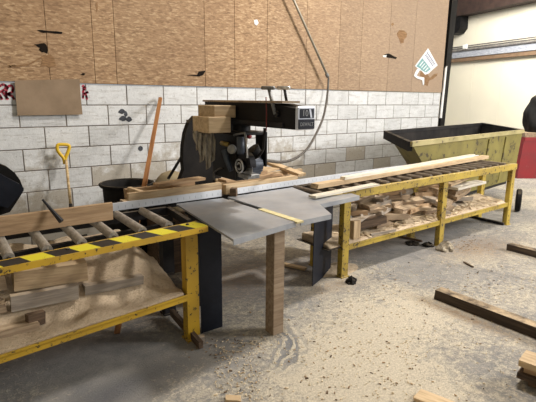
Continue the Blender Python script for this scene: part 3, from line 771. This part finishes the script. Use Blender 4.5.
# two wood faced boxes: brown end toward the left, pale face toward the front
def woodbox(name, pl, pm, pr_, yt, yb_, Yf, parent):
    a = PY(pm, yt, Yf); c = PY(pr_, yb_, Yf); zt_, zb_ = a.z, PY(pm, yb_, Yf).z
    dpt = None
    for k in range(1, 200):
        yy = Yf + .005*k
        P = Vector((a.x, yy, zt_)); d = P-CAM; zz = d.dot(FW)
        if 268+FPX*d.dot(RT)/zz <= pl: dpt = yy; break
    dpt = dpt or Yf+.3
    return MB().bb((a.x, Yf, zb_), (c.x, dpt, zt_), bev=.004).build(name, 'lumber', parent)
woodbox('upper_wood_box', 198, 214, 236, 105.5, 118, 2.80, sw)
woodbox('lower_wood_box', 192.5, 208.5, 231, 117, 133.5, 2.78, sw)
# hanging rubber dust curtain behind the boxes and its dusty rags
cur = [(195,116),(189,123),(185.5,133),(183.5,146),(183,160),(184,170),(180,181),(196,186),(221,187),(222,150),(221,122),(210,116)]
MB().prism([PY(x,y,3.50) for x,y in cur], (0,.06,0)).build('dust_curtain', 'rubber', sw)
mb = MB()
for (xa, ya_, xb, yb_, w_) in ((200,133,202,160,.030),(205,133,208.5,167,.036),(210.5,133,213,160,.028),(196,131,198,148,.022)):
    p = PY(xa, ya_, 2.92); q = PY(xb, yb_, 2.98)
    def rg(u, v, p=p, q=q, w_=w_): 
        c = p.lerp(q, v); return c + Vector(((u-.5)*2*w_*(1-.35*v), .018*math.sin(u*9+v*5), -.02*math.sin(u*5)*v))
    mb.sheet(rg, 8, 12)
mb.build('hanging_rag', 'rag', sw, True, solid=.004)
boxpx('guard_back', 'black', 212, 236, 132, 181, SX-.12, .10, sw)
# yoke, motor, blade guard
MB().lathe([(.055,-.03),(.07,-.02),(.07,.05),(.05,.06)], (SX,2.86,zb0-.03), n=20).build('carriage', 'black', sw, 'auto')
mb = MB(); c0 = PX(240,146,SX-.05)
mb.bb((SX-.075, c0.y-.09, 1.06), (SX-.05, c0.y+.10, zb0-.05), bev=.006); mb.bb((SX-.075, c0.y-.09, zb0-.07), (SX+.10, c0.y+.10, zb0-.045), bev=.006)
mb.bb((SX+.13, c0.y-.06, 1.08), (SX+.15, c0.y+.07, zb0-.05), bev=.006)
mb.build('yoke', 'black', sw)
mc = PX(243,165,SX-.0)
MB().lathe([(.04,-.09),(.072,-.085),(.08,-.07),(.08,.03),(.07,.06),(.03,.07)], (SX+.06, mc.y-.02, mc.z), axis=(1,0,0), n=26).build('motor', 'motor', sw, 'auto')
mb = MB()
for k in range(14):
    a = 2*math.pi*k/14; mb.box((SX+.06, mc.y-.02+.08*math.cos(a), mc.z+.08*math.sin(a)), (.10,.006,.010), rx=a)
mb.build('motor_fins', 'motor', sw)
gc = PX(241,166,SX-.13)
MB().lathe([(.045,-.012),(.048,0),(.046,.010),(.010,.012),(.010,.03)], gc, axis=(-1,0,0), n=26).build('arbor_cover', 'black', sw, 'auto')
for rr_ in (.045, .022): MB().tube([(gc.x-.014, gc.y+rr_*math.cos(a), gc.z+rr_*math.sin(a)) for a in [i*math.pi/14 for i in range(29)]], .006, 6).build('arbor_ring', 'chrome', sw, True)
pts = []
for k in range(22):
    a = math.radians(-10+200*k/21); pts.append((SX-.115, gc.y-.01+.085*math.cos(a), gc.z+.01+.085*math.sin(a)))
MB().prism(pts, (.045,0,0)).build('blade_guard', 'steel_dark', sw)
MB().lathe([(.085,0),(.085,.0025)], (SX-.10, gc.y-.01, gc.z-.012), axis=(1,0,0), n=40).build('blade', 'chrome', sw)
MB().tube([PX(240.5,137,SX-.13), PX(241,154,SX-.13)], .026, 10).build('upright_cylinder', 'motor', sw, True)
MB().tube([PX(234,135,SX-.12), PX(245,133,SX-.12), PX(247,148,SX-.12)], .008, 8).build('grey_bar', 'greymetal', sw, True)
MB().tube([PX(246.6,138,SX-.14), PX(247.2,158,SX-.14)], .007, 8).build('bright_rod', 'chrome', sw, True)
MB().tube([PX(221.5,143,SX-.14), PX(228,144.5,SX-.14)], .016, 10).build('yellow_knob', 'brass', sw, True)
MB().lathe([(.02,0),(.032,.004),(.032,.02),(.02,.025)], PX(232.6,149,SX-.15), axis=(-1,-.6,0), n=18).build('round_knob', 'greymetal', sw, 'auto')
MB().tube([PX(224.5,150,SX-.16), PX(227,160,SX-.16), PX(231,171,SX-.15)], .024, 10, r2=.016).build('pull_handle', 'motor', sw, True)
MB().tube([PX(231,138,SX-.1), PX(231.5,143,SX-.1)], .006, 8, r2=.011).build('white_lever', 'white', sw, True)
MB().tube([PX(211.5,151,SX-.1), PX(213.2,157,SX-.1)], .007, 8).build('bright_catch', 'chrome', sw, True)
MB().tube(curve_pts([tuple(PX(x,y,SX-.13)) for x,y in ((222,168),(217,170),(214,174),(214,180))], 4), .007, 8).build('grey_wire', 'cable', sw, True)
MB().bb((SX-.12, gc.y-.07, gc.z-.085), (SX-.02, gc.y+.06, gc.z-.055), bev=.004).build('base_shoe', 'greymetal', sw)
MB().tube([PX(252,149,SX-.03), PX(256,154,SX+.0)], .055, 14, r2=.045).build('motor_top', 'rubber', sw, 'auto')
MB().tube([PX(246,133.5,SX-.02), PX(250,137,SX-.02)], .016, 8).build('red_knob', 'red', sw, True)
# ================================================================== BEHIND, LEFT
tubc = PY(127,184,4.15)
tp = thing('rubber_tub', (tubc.x, 4.15, 0), 'black round rubber tub standing behind the left metal fence by the block wall', 'tub')
zr = PY(127,183.5,4.15).z; R_ = .235
MB().lathe([(.17,.0),(.20,zr*.5),(R_-.02,zr-.02),(R_,zr-.02),(R_+.004,zr),(R_-.016,zr),(R_-.03,zr-.02),(.16,.04)], (tubc.x,4.15,0), n=40).build('tub_body', 'rubber', tp, 'auto')
MB().tube([(tubc.x+R_*math.cos(a), 4.15+R_*math.sin(a), zr) for a in [i*math.pi/20 for i in range(41)]], .012, 8).build('rim', 'rubber', tp, True)
# limp sack beside the saw with a dark stick
c0 = PY(169,182,3.95)
def sk(u, v):
    a = u*2*math.pi; r = .20*math.sin(math.pi*min(1, v*.5+.5))+.0; hgt = [.0]
    z = c0.z-.25+.36*v; rr = .21*(1-v**2.2)**.5+.001
    n = 1+.18*noise.noise(Vector((math.cos(a)*1.5, math.sin(a)*1.5, v*2)))
    return Vector((c0.x + .02+ rr*n*math.cos(a)*1.05, 3.95+rr*n*math.sin(a)*.7, z))
sc_ = MB().sheet(sk, 28, 12); bmesh.ops.remove_doubles(sc_.bm, verts=sc_.bm.verts, dist=.002)
tag(sc_.build('cloth_sack', 'sack', smooth=True), 'olive tan sack slumped behind the timbers left of the saw', 'sack')
MB_ = MB().tube([PY(168,179,3.74), PY(184.5,152,3.74)], .013, 8); tag(MB_.build('dark_stick', 'steel_dark'), 'thin dark rod slanting up from the tan sack to the black curtain', 'rod')
stand = MB().bb((c0.x-.22,3.75,0),(c0.x+.22,4.15,c0.z-.25)); tag(stand.build('wooden_crate', 'lumber_dark'), 'dark wooden crate under the tan sack behind the bench', 'crate')

# dark steel machine housing at the left edge
dk = thing('machine_wheel', (.18, 3.75, 0), 'dark navy steel hood with a brown curved rim at the left edge', 'machine')
cw = PY(-8,192,3.72)
pts = [PY(x,y,3.60) for x,y in ((-20,163),(0,164),(8,167.5),(15,173),(20,180),(24,190),(18,200),(10,212),(-20,222))]
MB().prism(pts, (0,.10,0)).build('curved_rim', 'timber' if False else 'rubber', dk)
hood = [PY(x,y,3.50) for x,y in ((-20,172),(0,174),(9,179),(20,184.5),(24,188),(23,191.5),(8,208),(0,206),(-20,214))]
MB().prism(hood, (0,.09,0)).build('hood_plate', 'panel', dk)
MB().bb((-.25,3.52,0),(.30,3.68,.62)).build('stand', 'steel_dark', dk)

# ================================================================== RIGHT ROLLER BENCH
def ry(x): return 2.690 + .027*x
RB = .785
rb = thing('roller_bench', (4.4, 3.0, 0), 'long right roller bench in worn yellow paint in front of the olive hopper', 'roller bench')
x0, x1 = 2.60, 6.03; dep = .47
xf = 2.86
rail(rail(MB(), xf, x1, ry, 0, .05, RB-.006, RB+.008), xf, x1, ry, 0, .007, RB-.062, RB-.006).build('front_rail', 'yellow_worn', rb)
rail(MB(), x0, xf, ry, 0, .05, RB-.062, RB-.008).build('front_rail', 'yellow_worn', rb)
rail(MB(), x0, x1, ry, .052, .075, RB-.08, RB-.01).build('roller_channel', 'steel_dark', rb)
rail(MB(), x0, x1, ry, dep-.03, dep, RB-.07, RB).build('rear_rail', 'steel_dark', rb)
MB().bb((x1-.03, ry(x1)+.01, RB-.06), (x1, ry(x1)+dep, RB+.004)).build('end_bar', 'yellow_worn', rb)
nr = 19
for i in range(nr):
    x = x0+.06+.178*i
    if x > x1-.05: break
    MB().tube([(x, ry(x)+.077, RB-.002), (x+.006, ry(x)+dep-.032, RB-.002)], .0255, 12).build('roller', 'roller_dark', rb, 'auto')
    
def legR(x, y, s=1):
    w = .078; mb = MB(); mb.bb((x-w/2, y+.002, .01), (x+w/2, y+.010, RB-.062)); mb.bb((x-w/2, y+.010, .01), (x-w/2+.008, y+.06, RB-.062)) 
    mb.bb((x-w/2-.008, y-.012, 0), (x+w/2+.008, y+.07, .01)); return mb.build('leg', 'yellow_worn', rb)
for x in (2.925, 4.455, 5.99): legR(x, ry(x)+.01)
for x in (2.925, 4.455, 5.97): legR(x, ry(x)+dep-.09)
SR = .285
rail(rail(MB(), 2.97, x1-.05, ry, .022, .030, SR-.04, SR+.012), 2.97, x1-.05, ry, .022, .08, SR-.01, SR-.004).build('shelf_rail', 'yellow_worn', rb)
rail(MB(), 2.72, x1-.06, ry, .03, dep-.02, SR-.004, SR+.002).build('shelf_panel', 'steel_dark', rb)
# hanging dark sheet under the rollers at the near end


# boards on the right bench
pA = Vector((2.68,2.95,RB+.050)); pB = Vector((6.05,3.29,RB+.050))
board('lumber_plank', pA, pB, .085, .040, 'lumber', 'long tan plank with a dark end, lying flat on the right rollers along the fence', 'plank')
board('lumber_plank', pA+Vector((.35,.012,.034)), pB+Vector((-.25,.035,.034)), .055, .026, 'lumber_white', 'long whitish board lying on top of the tan plank on the right rollers', 'plank')
q0, q1 = G(312,197,.82), G(376,184.5,.82)
board('thin_board', (q0.x,q0.y,.822), (q1.x,q1.y,.822), .075, .016, 'lumber_white', 'short pale thin board bridging the grey plate and the right rollers', 'board')

# sawdust & offcuts on the right shelf
def hR(x, y):
    u = (y-ry(x))/dep; n = fbm(x, y, 4, 4)*.02 + fbm(x, y, 15, 6)*.006
    return SR+.006+max(0, .02+n+.05*u)*min(1, max(0,u-.06)/.15)
tag(heightfield(hR, 2.75, 5.93, 0, 1, SR+.004, 110, 22, warp=lambda x, y: (x, ry(x)+.045+(dep-.10)*y)).build('sawdust_heap', 'sawdust', smooth=True),
    'layer of sawdust and shavings on the lower shelf of the right roller bench', 'sawdust', kind='stuff')
rr = random.Random(21)
def pile(x0, x1, layers, grp, label, n, mats, zbase=SR+.035, y_in=.10, lenr=(.3,.6)):
    for L in range(layers):
        for j in range(n):
            xa = x0 + (x1-x0)*(j+.5)/n + rr.uniform(-.05,.05); ln = rr.uniform(*lenr); a = rr.uniform(-.9,.9)
            w_ = rr.uniform(.10,.19); t_ = rr.choice((.035,.045,.055))
            yc = ry(xa)+y_in+.05+ (dep-.28)*rr.uniform(.1,.95) + (.03*L)
            z = zbase + .022 + L*.043 + rr.uniform(0,.004)
            dx, dy = math.cos(a)*ln/2, math.sin(a)*ln/2*.6
            board('lumber_offcut', (xa-dx, yc-dy, z), (xa+dx, yc+dy, z+rr.uniform(-.03,.03)), w_, t_, rr.choice(mats), label, 'offcut', grp, roll=rr.uniform(-.3,.3), ragged=.02)
mt = ['lumber_dusty','lumber_mid','lumber_dusty','lumber_grey']
pile(3.30, 4.35, 6, 'offcuts left of the middle leg', 'dusty offcut in the heap between the near and middle legs of the right bench', 5, mt, lenr=(.2,.45))
pile(4.45, 5.25, 6, 'offcuts right of the middle leg', 'dusty offcut in the heap between the middle and far legs of the right bench', 3, mt, lenr=(.3,.65))
board('lumber_offcut', (4.75,2.93,.60), (5.5,3.02,.59), .14, .03, 'lumber_white', 'broad whitish board on the heap between middle and far legs of right bench', 'offcut')
board('lumber_offcut', (4.7,2.98,.64), (5.2,3.05,.67), .12, .03, 'lumber', 'tan board tilted on the heap right of the middle leg of the right bench', 'offcut')
board('lumber_offcut', (3.12,2.86,SR+.035), (3.12,2.86,SR+.20), .085, .05, 'lumber', 'upright pale block standing on the shelf beside the near leg of the right bench', 'offcut')
board('lumber_offcut', (3.3,2.83,.325), (3.62,2.80,.325), .02, .02, 'lumber_grey', 'thin grey strip of wood on the shelf front beside the upright pale block', 'offcut')
board('lumber_offcut', (3.22,2.95,.40), (3.55,2.90,.43), .10, .07, 'lumber_dark', 'thick dark-ended offcut beside the upright pale block under the right rollers', 'offcut')

# ================================================================== HOPPER
hp = thing('tipping_hopper', (6.9, 4.0, 0), 'large olive painted tipping hopper with a black interior behind the right bench', 'hopper')
HZ = 1.12
FL, FR, BR, BL = [Vector((a, b, HZ)) for a, b in ((4.40,3.36),(8.00,3.80),(9.38,5.28),(5.40,4.46))]
HB = 1.165; BL = G(385.5,131.0,HB); BR = G(482.5,123.0,HB); FL = G(410.5,142,HZ); FR = G(523,129.8,HZ)
def down(p, q, t, z, c=Vector((6.9,4.15,0)), s=.92):
    r = p.lerp(q, t); r = Vector((c.x+(r.x-c.x)*1.0, c.y+(r.y-c.y)*s, z)); return r
bfl, bfr, bbr, bbl = down(FL,FR,.30,.32), down(FL,FR,.985,.32), down(BL,BR,.9,.32), down(BL,BR,.32,.32)
mb = MB(); bm = mb.bm
lipF = down(FL,FR,.01,1.05,s=1.0); lipB = down(BL,BR,.01,1.05,s=1.0)
V_ = {k: bm.verts.new(p) for k, p in dict(FL=FL,FR=FR,BR=BR,BL=BL,bfl=bfl,bfr=bfr,bbr=bbr,bbl=bbl).items()}
for f in (('FL','FR','bfr','bfl'),('FR','BR','bbr','bfr'),('BR','BL','bbl','bbr'),('BL','FL','bfl','bbl'),('bfl','bfr','bbr','bbl')): bm.faces.new([V_[k] for k in f])
# the shell is olive outside; its lining is a separate black skin just inside
ho = mb.build('hopper_shell', 'olive', hp)
mb = MB(); bm = mb.bm; cen = sum((FL,FR,BR,BL), Vector())/4
def inn(p, dz=.01): q = p + (Vector((cen.x,cen.y,p.z))-p).normalized()*.02; q.z += dz; return q
V_ = {k: bm.verts.new(p) for k, p in dict(FL=inn(FL,0),FR=inn(FR,0),BR=inn(BR,0),BL=inn(BL,0),bfl=inn(bfl),bfr=inn(bfr),bbr=inn(bbr),bbl=inn(bbl)).items()}
for f in (('FL','FR','bfr','bfl'),('FR','BR','bbr','bfr'),('BR','BL','bbl','bbr'),('BL','FL','bfl','bbl'),('bfl','bfr','bbr','bbl')): bm.faces.new([V_[k] for k in f])
mb.build('hopper_lining', 'hopper_in', hp, solid=.008)
mb = MB()
def rim(mb, a, b, w=.05, h=.05):
    d = (b-a).normalized(); n = Vector((-d.y, d.x, 0)); mb.prism([a-n*w/2-Vector((0,0,h)), b-n*w/2-Vector((0,0,h)), b+n*w/2-Vector((0,0,h)), a+n*w/2-Vector((0,0,h))], (0,0,h+.005)); return mb
rim(MB(), FL, FR).build('front_rim', 'olive_rim', hp); rim(rim(MB(), FR, BR), BR, BL, .03, .04).build('rear_rim', 'steel_dark', hp)
rim(MB(), BL, FL, .05, .10).build('chute_lip', 'rubber', hp)
# ribs pressed in the front face
fn = (FR-FL).normalized(); nn = Vector((fn.y, -fn.x, 0))
for t in (.62,.8):
    mb = MB()
    a = FL.lerp(FR, t) - Vector((0,0,.08)); b_ = down(FL,FR,t*.985+.01,.36)
    mb.prism([a-fn*.02, a+fn*.02, b_+fn*.02, b_-fn*.02], nn*.015)
    mb.build('stiffener', 'olive', hp)
bs = MB(); 
for y in (.2,.8):
    a = bfl.lerp(bbl, y); b_ = bfr.lerp(bbr, y); bs.prism([a+Vector((0,-.04,-.10)), b_+Vector((0,-.04,-.10)), b_+Vector((0,.04,-.10)), a+Vector((0,.04,-.10))], (0,0,.10))
bs.build('skid', 'steel_dark', hp)
# dark wheel leaning by the far end of the bench
MB_ = MB().lathe([(.08,-.03),(.15,-.035),(.165,-.02),(.165,.02),(.15,.035),(.08,.03)], (6.86,3.17,.166), axis=(.46,-.89,0), n=26)
tag(MB_.build('scrap_tyre', 'rubber', smooth='auto'), 'black rubber tyre standing edge-on behind the far leg of the right bench', 'tyre')

# red steel bin and black heap beyond
rc = thing('red_bin', (10.9, 4.9, 0), 'red steel bin with a dusty pale top at the right edge beyond the hopper', 'bin')
A = G(516.8,178.5); Dv = (G(536,178.5)-A).normalized(); Nv = Vector((-Dv.y, Dv.x, 0))
zt = .0
dd = PX(520.5,137,A.x).z
P0 = [A, A+Dv*2.2, A+Dv*2.2+Nv*.9, A+Nv*.9]; top_z = .85
T0 = [p + Vector((0,0,top_z)) for p in P0]
T0[0] += Dv*.06; T0[3] += Dv*.06
mb = MB(); bm = mb.bm; a = [bm.verts.new(p) for p in P0]; b_ = [bm.verts.new(p) for p in T0]
bm.faces.new(a[::-1]); bm.faces.new(b_)
for i in range(4): bm.faces.new((a[i], a[(i+1)%4], b_[(i+1)%4], b_[i]))
mb.build('bin_body', 'red', rc)
MB().prism([p+Vector((0,0,.002)) for p in T0], (0,0,.09)).build('bin_lid', 'lumber_dusty', rc)
mb = MB(); mb.prism([T0[0]-Nv*.02+Vector((0,0,-.07)), T0[1]-Nv*.02+Vector((0,0,-.07)), T0[1]+Vector((0,0,-.07)), T0[0]+Vector((0,0,-.07))], (0,0,.07)); mb.build('bin_rim', 'red', rc)
hc = T0[0] + Dv*.75 + Nv*.45
def lump(u, v):
    a = u*2*math.pi; prof = [(.0,1),(.5,.98),(.86,.85),(1.0,.5),(1.05,.15),(1.0,0)]
    k = v*(len(prof)-1); i = min(int(k), len(prof)-2); f = k-i
    r = prof[i][0]*(1-f)+prof[i+1][0]*f; z = prof[i][1]*(1-f)+prof[i+1][1]*f
    n = 1+.16*noise.noise(Vector((math.cos(a)*2, math.sin(a)*2, z*3)))
    return Vector((hc.x+.62*r*n*math.cos(a), hc.y+.40*r*n*math.sin(a), T0[0].z+.094+.80*z*(1+.05*math.sin(a*5))))
lm_ = MB().sheet(lump, 40, 20); bmesh.ops.remove_doubles(lm_.bm, verts=lm_.bm.verts, dist=.002)
tag(lm_.build('black_bag', 'rubber', smooth=True), 'bulging black bag standing on the red bin at the right edge', 'bag')

# ================================================================== FLOOR THINGS
board('floor_timber', (3.225,2.03,.040), (3.215,.55,.040), .095, .080, 'timber', 'long dark timber with a dusty top lying on the floor at the right', 'timber')
board('floor_timber', (4.965,2.33,.035), (4.965,1.1,.035), .090, .070, 'timber', 'short dark timber on the floor farther back at the right edge', 'timber')
# stack at the lower right corner
def stk(p, q, w_, t_, z, mat, label): 
    a = G(*p, z); b_ = G(*q, z); return board('stacked_plank', (a.x,a.y,z-t_/2), (b_.x,b_.y,z-t_/2), w_, t_, mat, label, 'plank')
c = G(519,360,.15); ux = (G(537,338,.15)-c); ux.z = 0; ux.normalize(); uy = Vector((ux.y,-ux.x,0))
def st(u0, v0, w_, z0, t_, mat, label, L=1.0, ang=0.0, name='stacked_plank'):
    d = Matrix.Rotation(ang, 3, 'Z') @ uy; s = Matrix.Rotation(ang, 3, 'Z') @ ux
    a = Vector((c.x, c.y, 0)) + ux*u0 + uy*v0 + s*w_/2; return board(name, (a.x,a.y,z0+t_/2), (a.x+d.x*L, a.y+d.y*L, z0+t_/2), w_, t_, mat, label, 'plank')
st(.03,.05,.12,.001,.038,'lumber_dark','lowest dark plank of the stack at the lower right corner', 1.0, .05)
st(.0,.0,.14,.040,.036,'lumber_dark','dark plank in the middle of the stack at the lower right corner', 1.0, -.03)
st(.02,.02,.12,.077,.036,'lumber_mid','second plank from the top of the stack at the lower right corner', 1.0, .02)
st(.0,.0,.15,.114,.036,'lumber','topmost pale plank of the stack at the lower right corner', 1.0, 0)
a = G(417,391.5,.03); b_ = G(470,412,.03)
board('thin_board', (a.x,a.y,.012), (b_.x,b_.y,.012), .10, .02, 'lumber', 'pale thin board end on the floor at the bottom edge of the picture', 'board')
a = G(226,398,.01); b_ = G(241,399,.01)
board('wood_chip', (a.x,a.y,.009), (b_.x,b_.y,.009), .045, .014, 'lumber', 'tan wood chip on the floor at the bottom edge left of centre', 'chip')
board('thin_board', tuple(G(284,264,.02)), tuple(G(306,269,.02)), .05, .02, 'lumber', 'pale board lying on the floor in the shade under the saw table', 'board')
board('lumber_offcut', G(172,312,.045), G(201,345,.03), .03, .05, 'lumber_dark', 'dark bar lying on the floor behind the right leg of the left bench', 'bar')
board('wood_block', G(197,340,.03), G(204,339,.03), .04, .05, 'lumber_grey', 'small grey block by the foot of the left bench right leg', 'block')
# rags and bits at the feet of the right bench
def clump(name, px, py, r, h, mat, label, cat, seed):
    c = G(px, py)
    def f(u, v):
        a = u*2*math.pi; rr_ = r*math.sin(math.pi/2*(1-v))*(1+.45*noise.noise(Vector((math.cos(a)*2+seed, math.sin(a)*2, v*3))))
        return Vector((c.x+rr_*math.cos(a), c.y+rr_*math.sin(a), h*math.sin(math.pi/2*v)*(1+.5*noise.noise(Vector((math.cos(a)*3, math.sin(a)*3+seed, v*2))))))
    mb = MB().sheet(f, 20, 8); bmesh.ops.remove_doubles(mb.bm, verts=mb.bm.verts, dist=.001)
    o = mb.build(name, mat, smooth=False); return tag(o, label, cat)
clump('crumpled_rag', 445, 250, .085, .085, 'rag', 'crumpled pale dusty rag around the foot of the middle leg of the right bench', 'rag', 1)
clump('black_caster', 351, 283, .045, .06, 'rubber', 'black broken caster at the foot of the near leg of the right bench', 'fitting', 5)  # broken caster, shaped as a rough black clump
clump('crumpled_rag', 428, 246, .06, .04, 'rubber', 'dark rag on the floor just left of the middle leg of the right bench', 'rag', 8)
clump('crumpled_rag', 412, 244, .08, .03, 'rubber', 'flat dark rag on the floor in the shade under the right bench', 'rag', 11)
board('dark_stick', G(398,236,.015), G(422,241,.015), .02, .02, 'lumber_dark', 'dark stick on the floor under the right bench near the dark rags', 'stick')
board('dark_stick', G(464,262,.008), G(473,267,.008), .018, .012, 'lumber_dark', 'small dark stick on bare floor right of the middle leg', 'stick')
board('floor_bar', G(470,216,.02), G(504,224,.02), .03, .03, 'steel_dark', 'dark bar on the floor behind the far leg of the right bench', 'bar')
clump('wood_crumb', 440.5, 395-167, .0, .0, 'rubber', None, None, 3) if False else None

# sawdust drifts
def drift(px, py, rx, ry_, h, label, seed):
    c = G(px, py)
    def f(x, y):
        d = ((x-c.x)/rx)**2+((y-c.y)/ry_)**2
        return max(0, h*(1-d)*(1+.6*fbm(x, y, 7, seed))+.004*fbm(x,y,30,seed)) if d < 1 else 0
    def wp(u, v):
        # disc mapping keeps the outline rounded
        a = (u-c.x)/rx; b2 = (v-c.y)/ry_; return c.x+rx*a*math.sqrt(max(0,1-b2*b2/2)), c.y+ry_*b2*math.sqrt(max(0,1-a*a/2))
    tag(heightfield(f, c.x-rx, c.x+rx, c.y-ry_, c.y+ry_, .0005, 34, 26, wp).build('sawdust_drift', 'sawdust', smooth=True), label, 'sawdust', kind='stuff')
drift(336,270,.26,.14,.05,'brown sawdust drift against the dark panel and near leg of the right bench',2)

# loose chips and shavings on the floor: three kinds of litter nobody could count
def litter(name, n, boxes, smin, smax, mat, label, seed):
    r2 = random.Random(seed); mb = MB(); k = 0
    while k < n:
        (ax, ay, bx, by) = r2.choice(boxes); px, py = r2.uniform(ax,bx), r2.uniform(ay,by)
        p = G(px, py); 
        l = r2.uniform(smin, smax); w_ = l*r2.uniform(.2,.5); k += 1
        mb.box((p.x, p.y, .004+l*.05), (l, w_, .004), rz=r2.uniform(0,6.28), rx=r2.uniform(-.25,.25), ry=r2.uniform(-.12,.12))
    tag(mb.build(name, mat, origin=(2,2,0)), label, 'shavings', kind='stuff')
FB = [(235,335,420,402),(250,300,430,360),(300,285,520,402),(215,340,260,402),(360,262,536,300)]
litter('wood_shavings', 900, FB, .004, .013, 'chips_pale', 'pale shavings strewn over the dusty concrete floor', 5)
litter('wood_chips', 330, FB+[(360,225,536,290),(446,236,500,252),(450,240,480,250),(185,335,245,358)], .005, .017, 'chips', 'brown wood chips strewn over the concrete floor', 6)
litter('dark_chips', 60, FB+[(205,330,260,360)], .006, .022, 'lumber_dark', 'dark bark chips scattered over the concrete floor', 8)
# litter on the right shelf
r2 = random.Random(9); mb = MB()
for k in range(260):
    x = r2.uniform(3.0, 5.85); y = ry(x)+r2.uniform(.05,.25); l = r2.uniform(.02,.09)
    mb.box((x, y, hR(x,y)+.010), (l, l*.2, .005), rz=r2.uniform(0,6.28), rx=r2.uniform(-.4,.4), ry=r2.uniform(-.25,.25))
tag(mb.build('wood_shavings', 'chips_pale', origin=(4,3,0)), 'pale shavings along the shelf front of the right roller bench', 'shavings', kind='stuff')

for o in COL.objects:
    if '_base' in o: del o['_base']

# ================================================================== LIGHT
w = bpy.data.worlds.new('world'); SC.world = w; w.use_nodes = True
bg = w.node_tree.nodes['Background']; bg.inputs[0].default_value = (.92,.96,1.0,1); bg.inputs[1].default_value = .42
def area(name, loc, target, size, power, col, sy_=None):
    l = bpy.data.lights.new(name, 'AREA'); l.energy = power; l.size = size; l.color = col
    if sy_: l.shape = 'RECTANGLE'; l.size_y = sy_
    o = bpy.data.objects.new(name, l); COL.objects.link(o); o.location = loc
    o.rotation_euler = (Vector(target)-Vector(loc)).to_track_quat('-Z','Y').to_euler(); return o
area('bay_door_daylight', (8.5,-1.6,3.4), (4.4,3.4,.8), 2.0, 450, (1,.985,.965))
area('ceiling_lamp', (4.0,2.0,5.0), (2.8,2.9,0), .45, 190, (1,.96,.91))
area('cream_wall_fill', (9.6,4.6,4.9), (13,7.6,2.0), 1.8, 540, (1,.98,.94))  # unseen fill lamp, added to brighten the cream wall
SC.view_settings.view_transform = 'Standard'; SC.view_settings.look = 'None'
SC.view_settings.exposure = 0.22; SC.view_settings.gamma = 1.0; SC.view_settings.use_curve_mapping = False
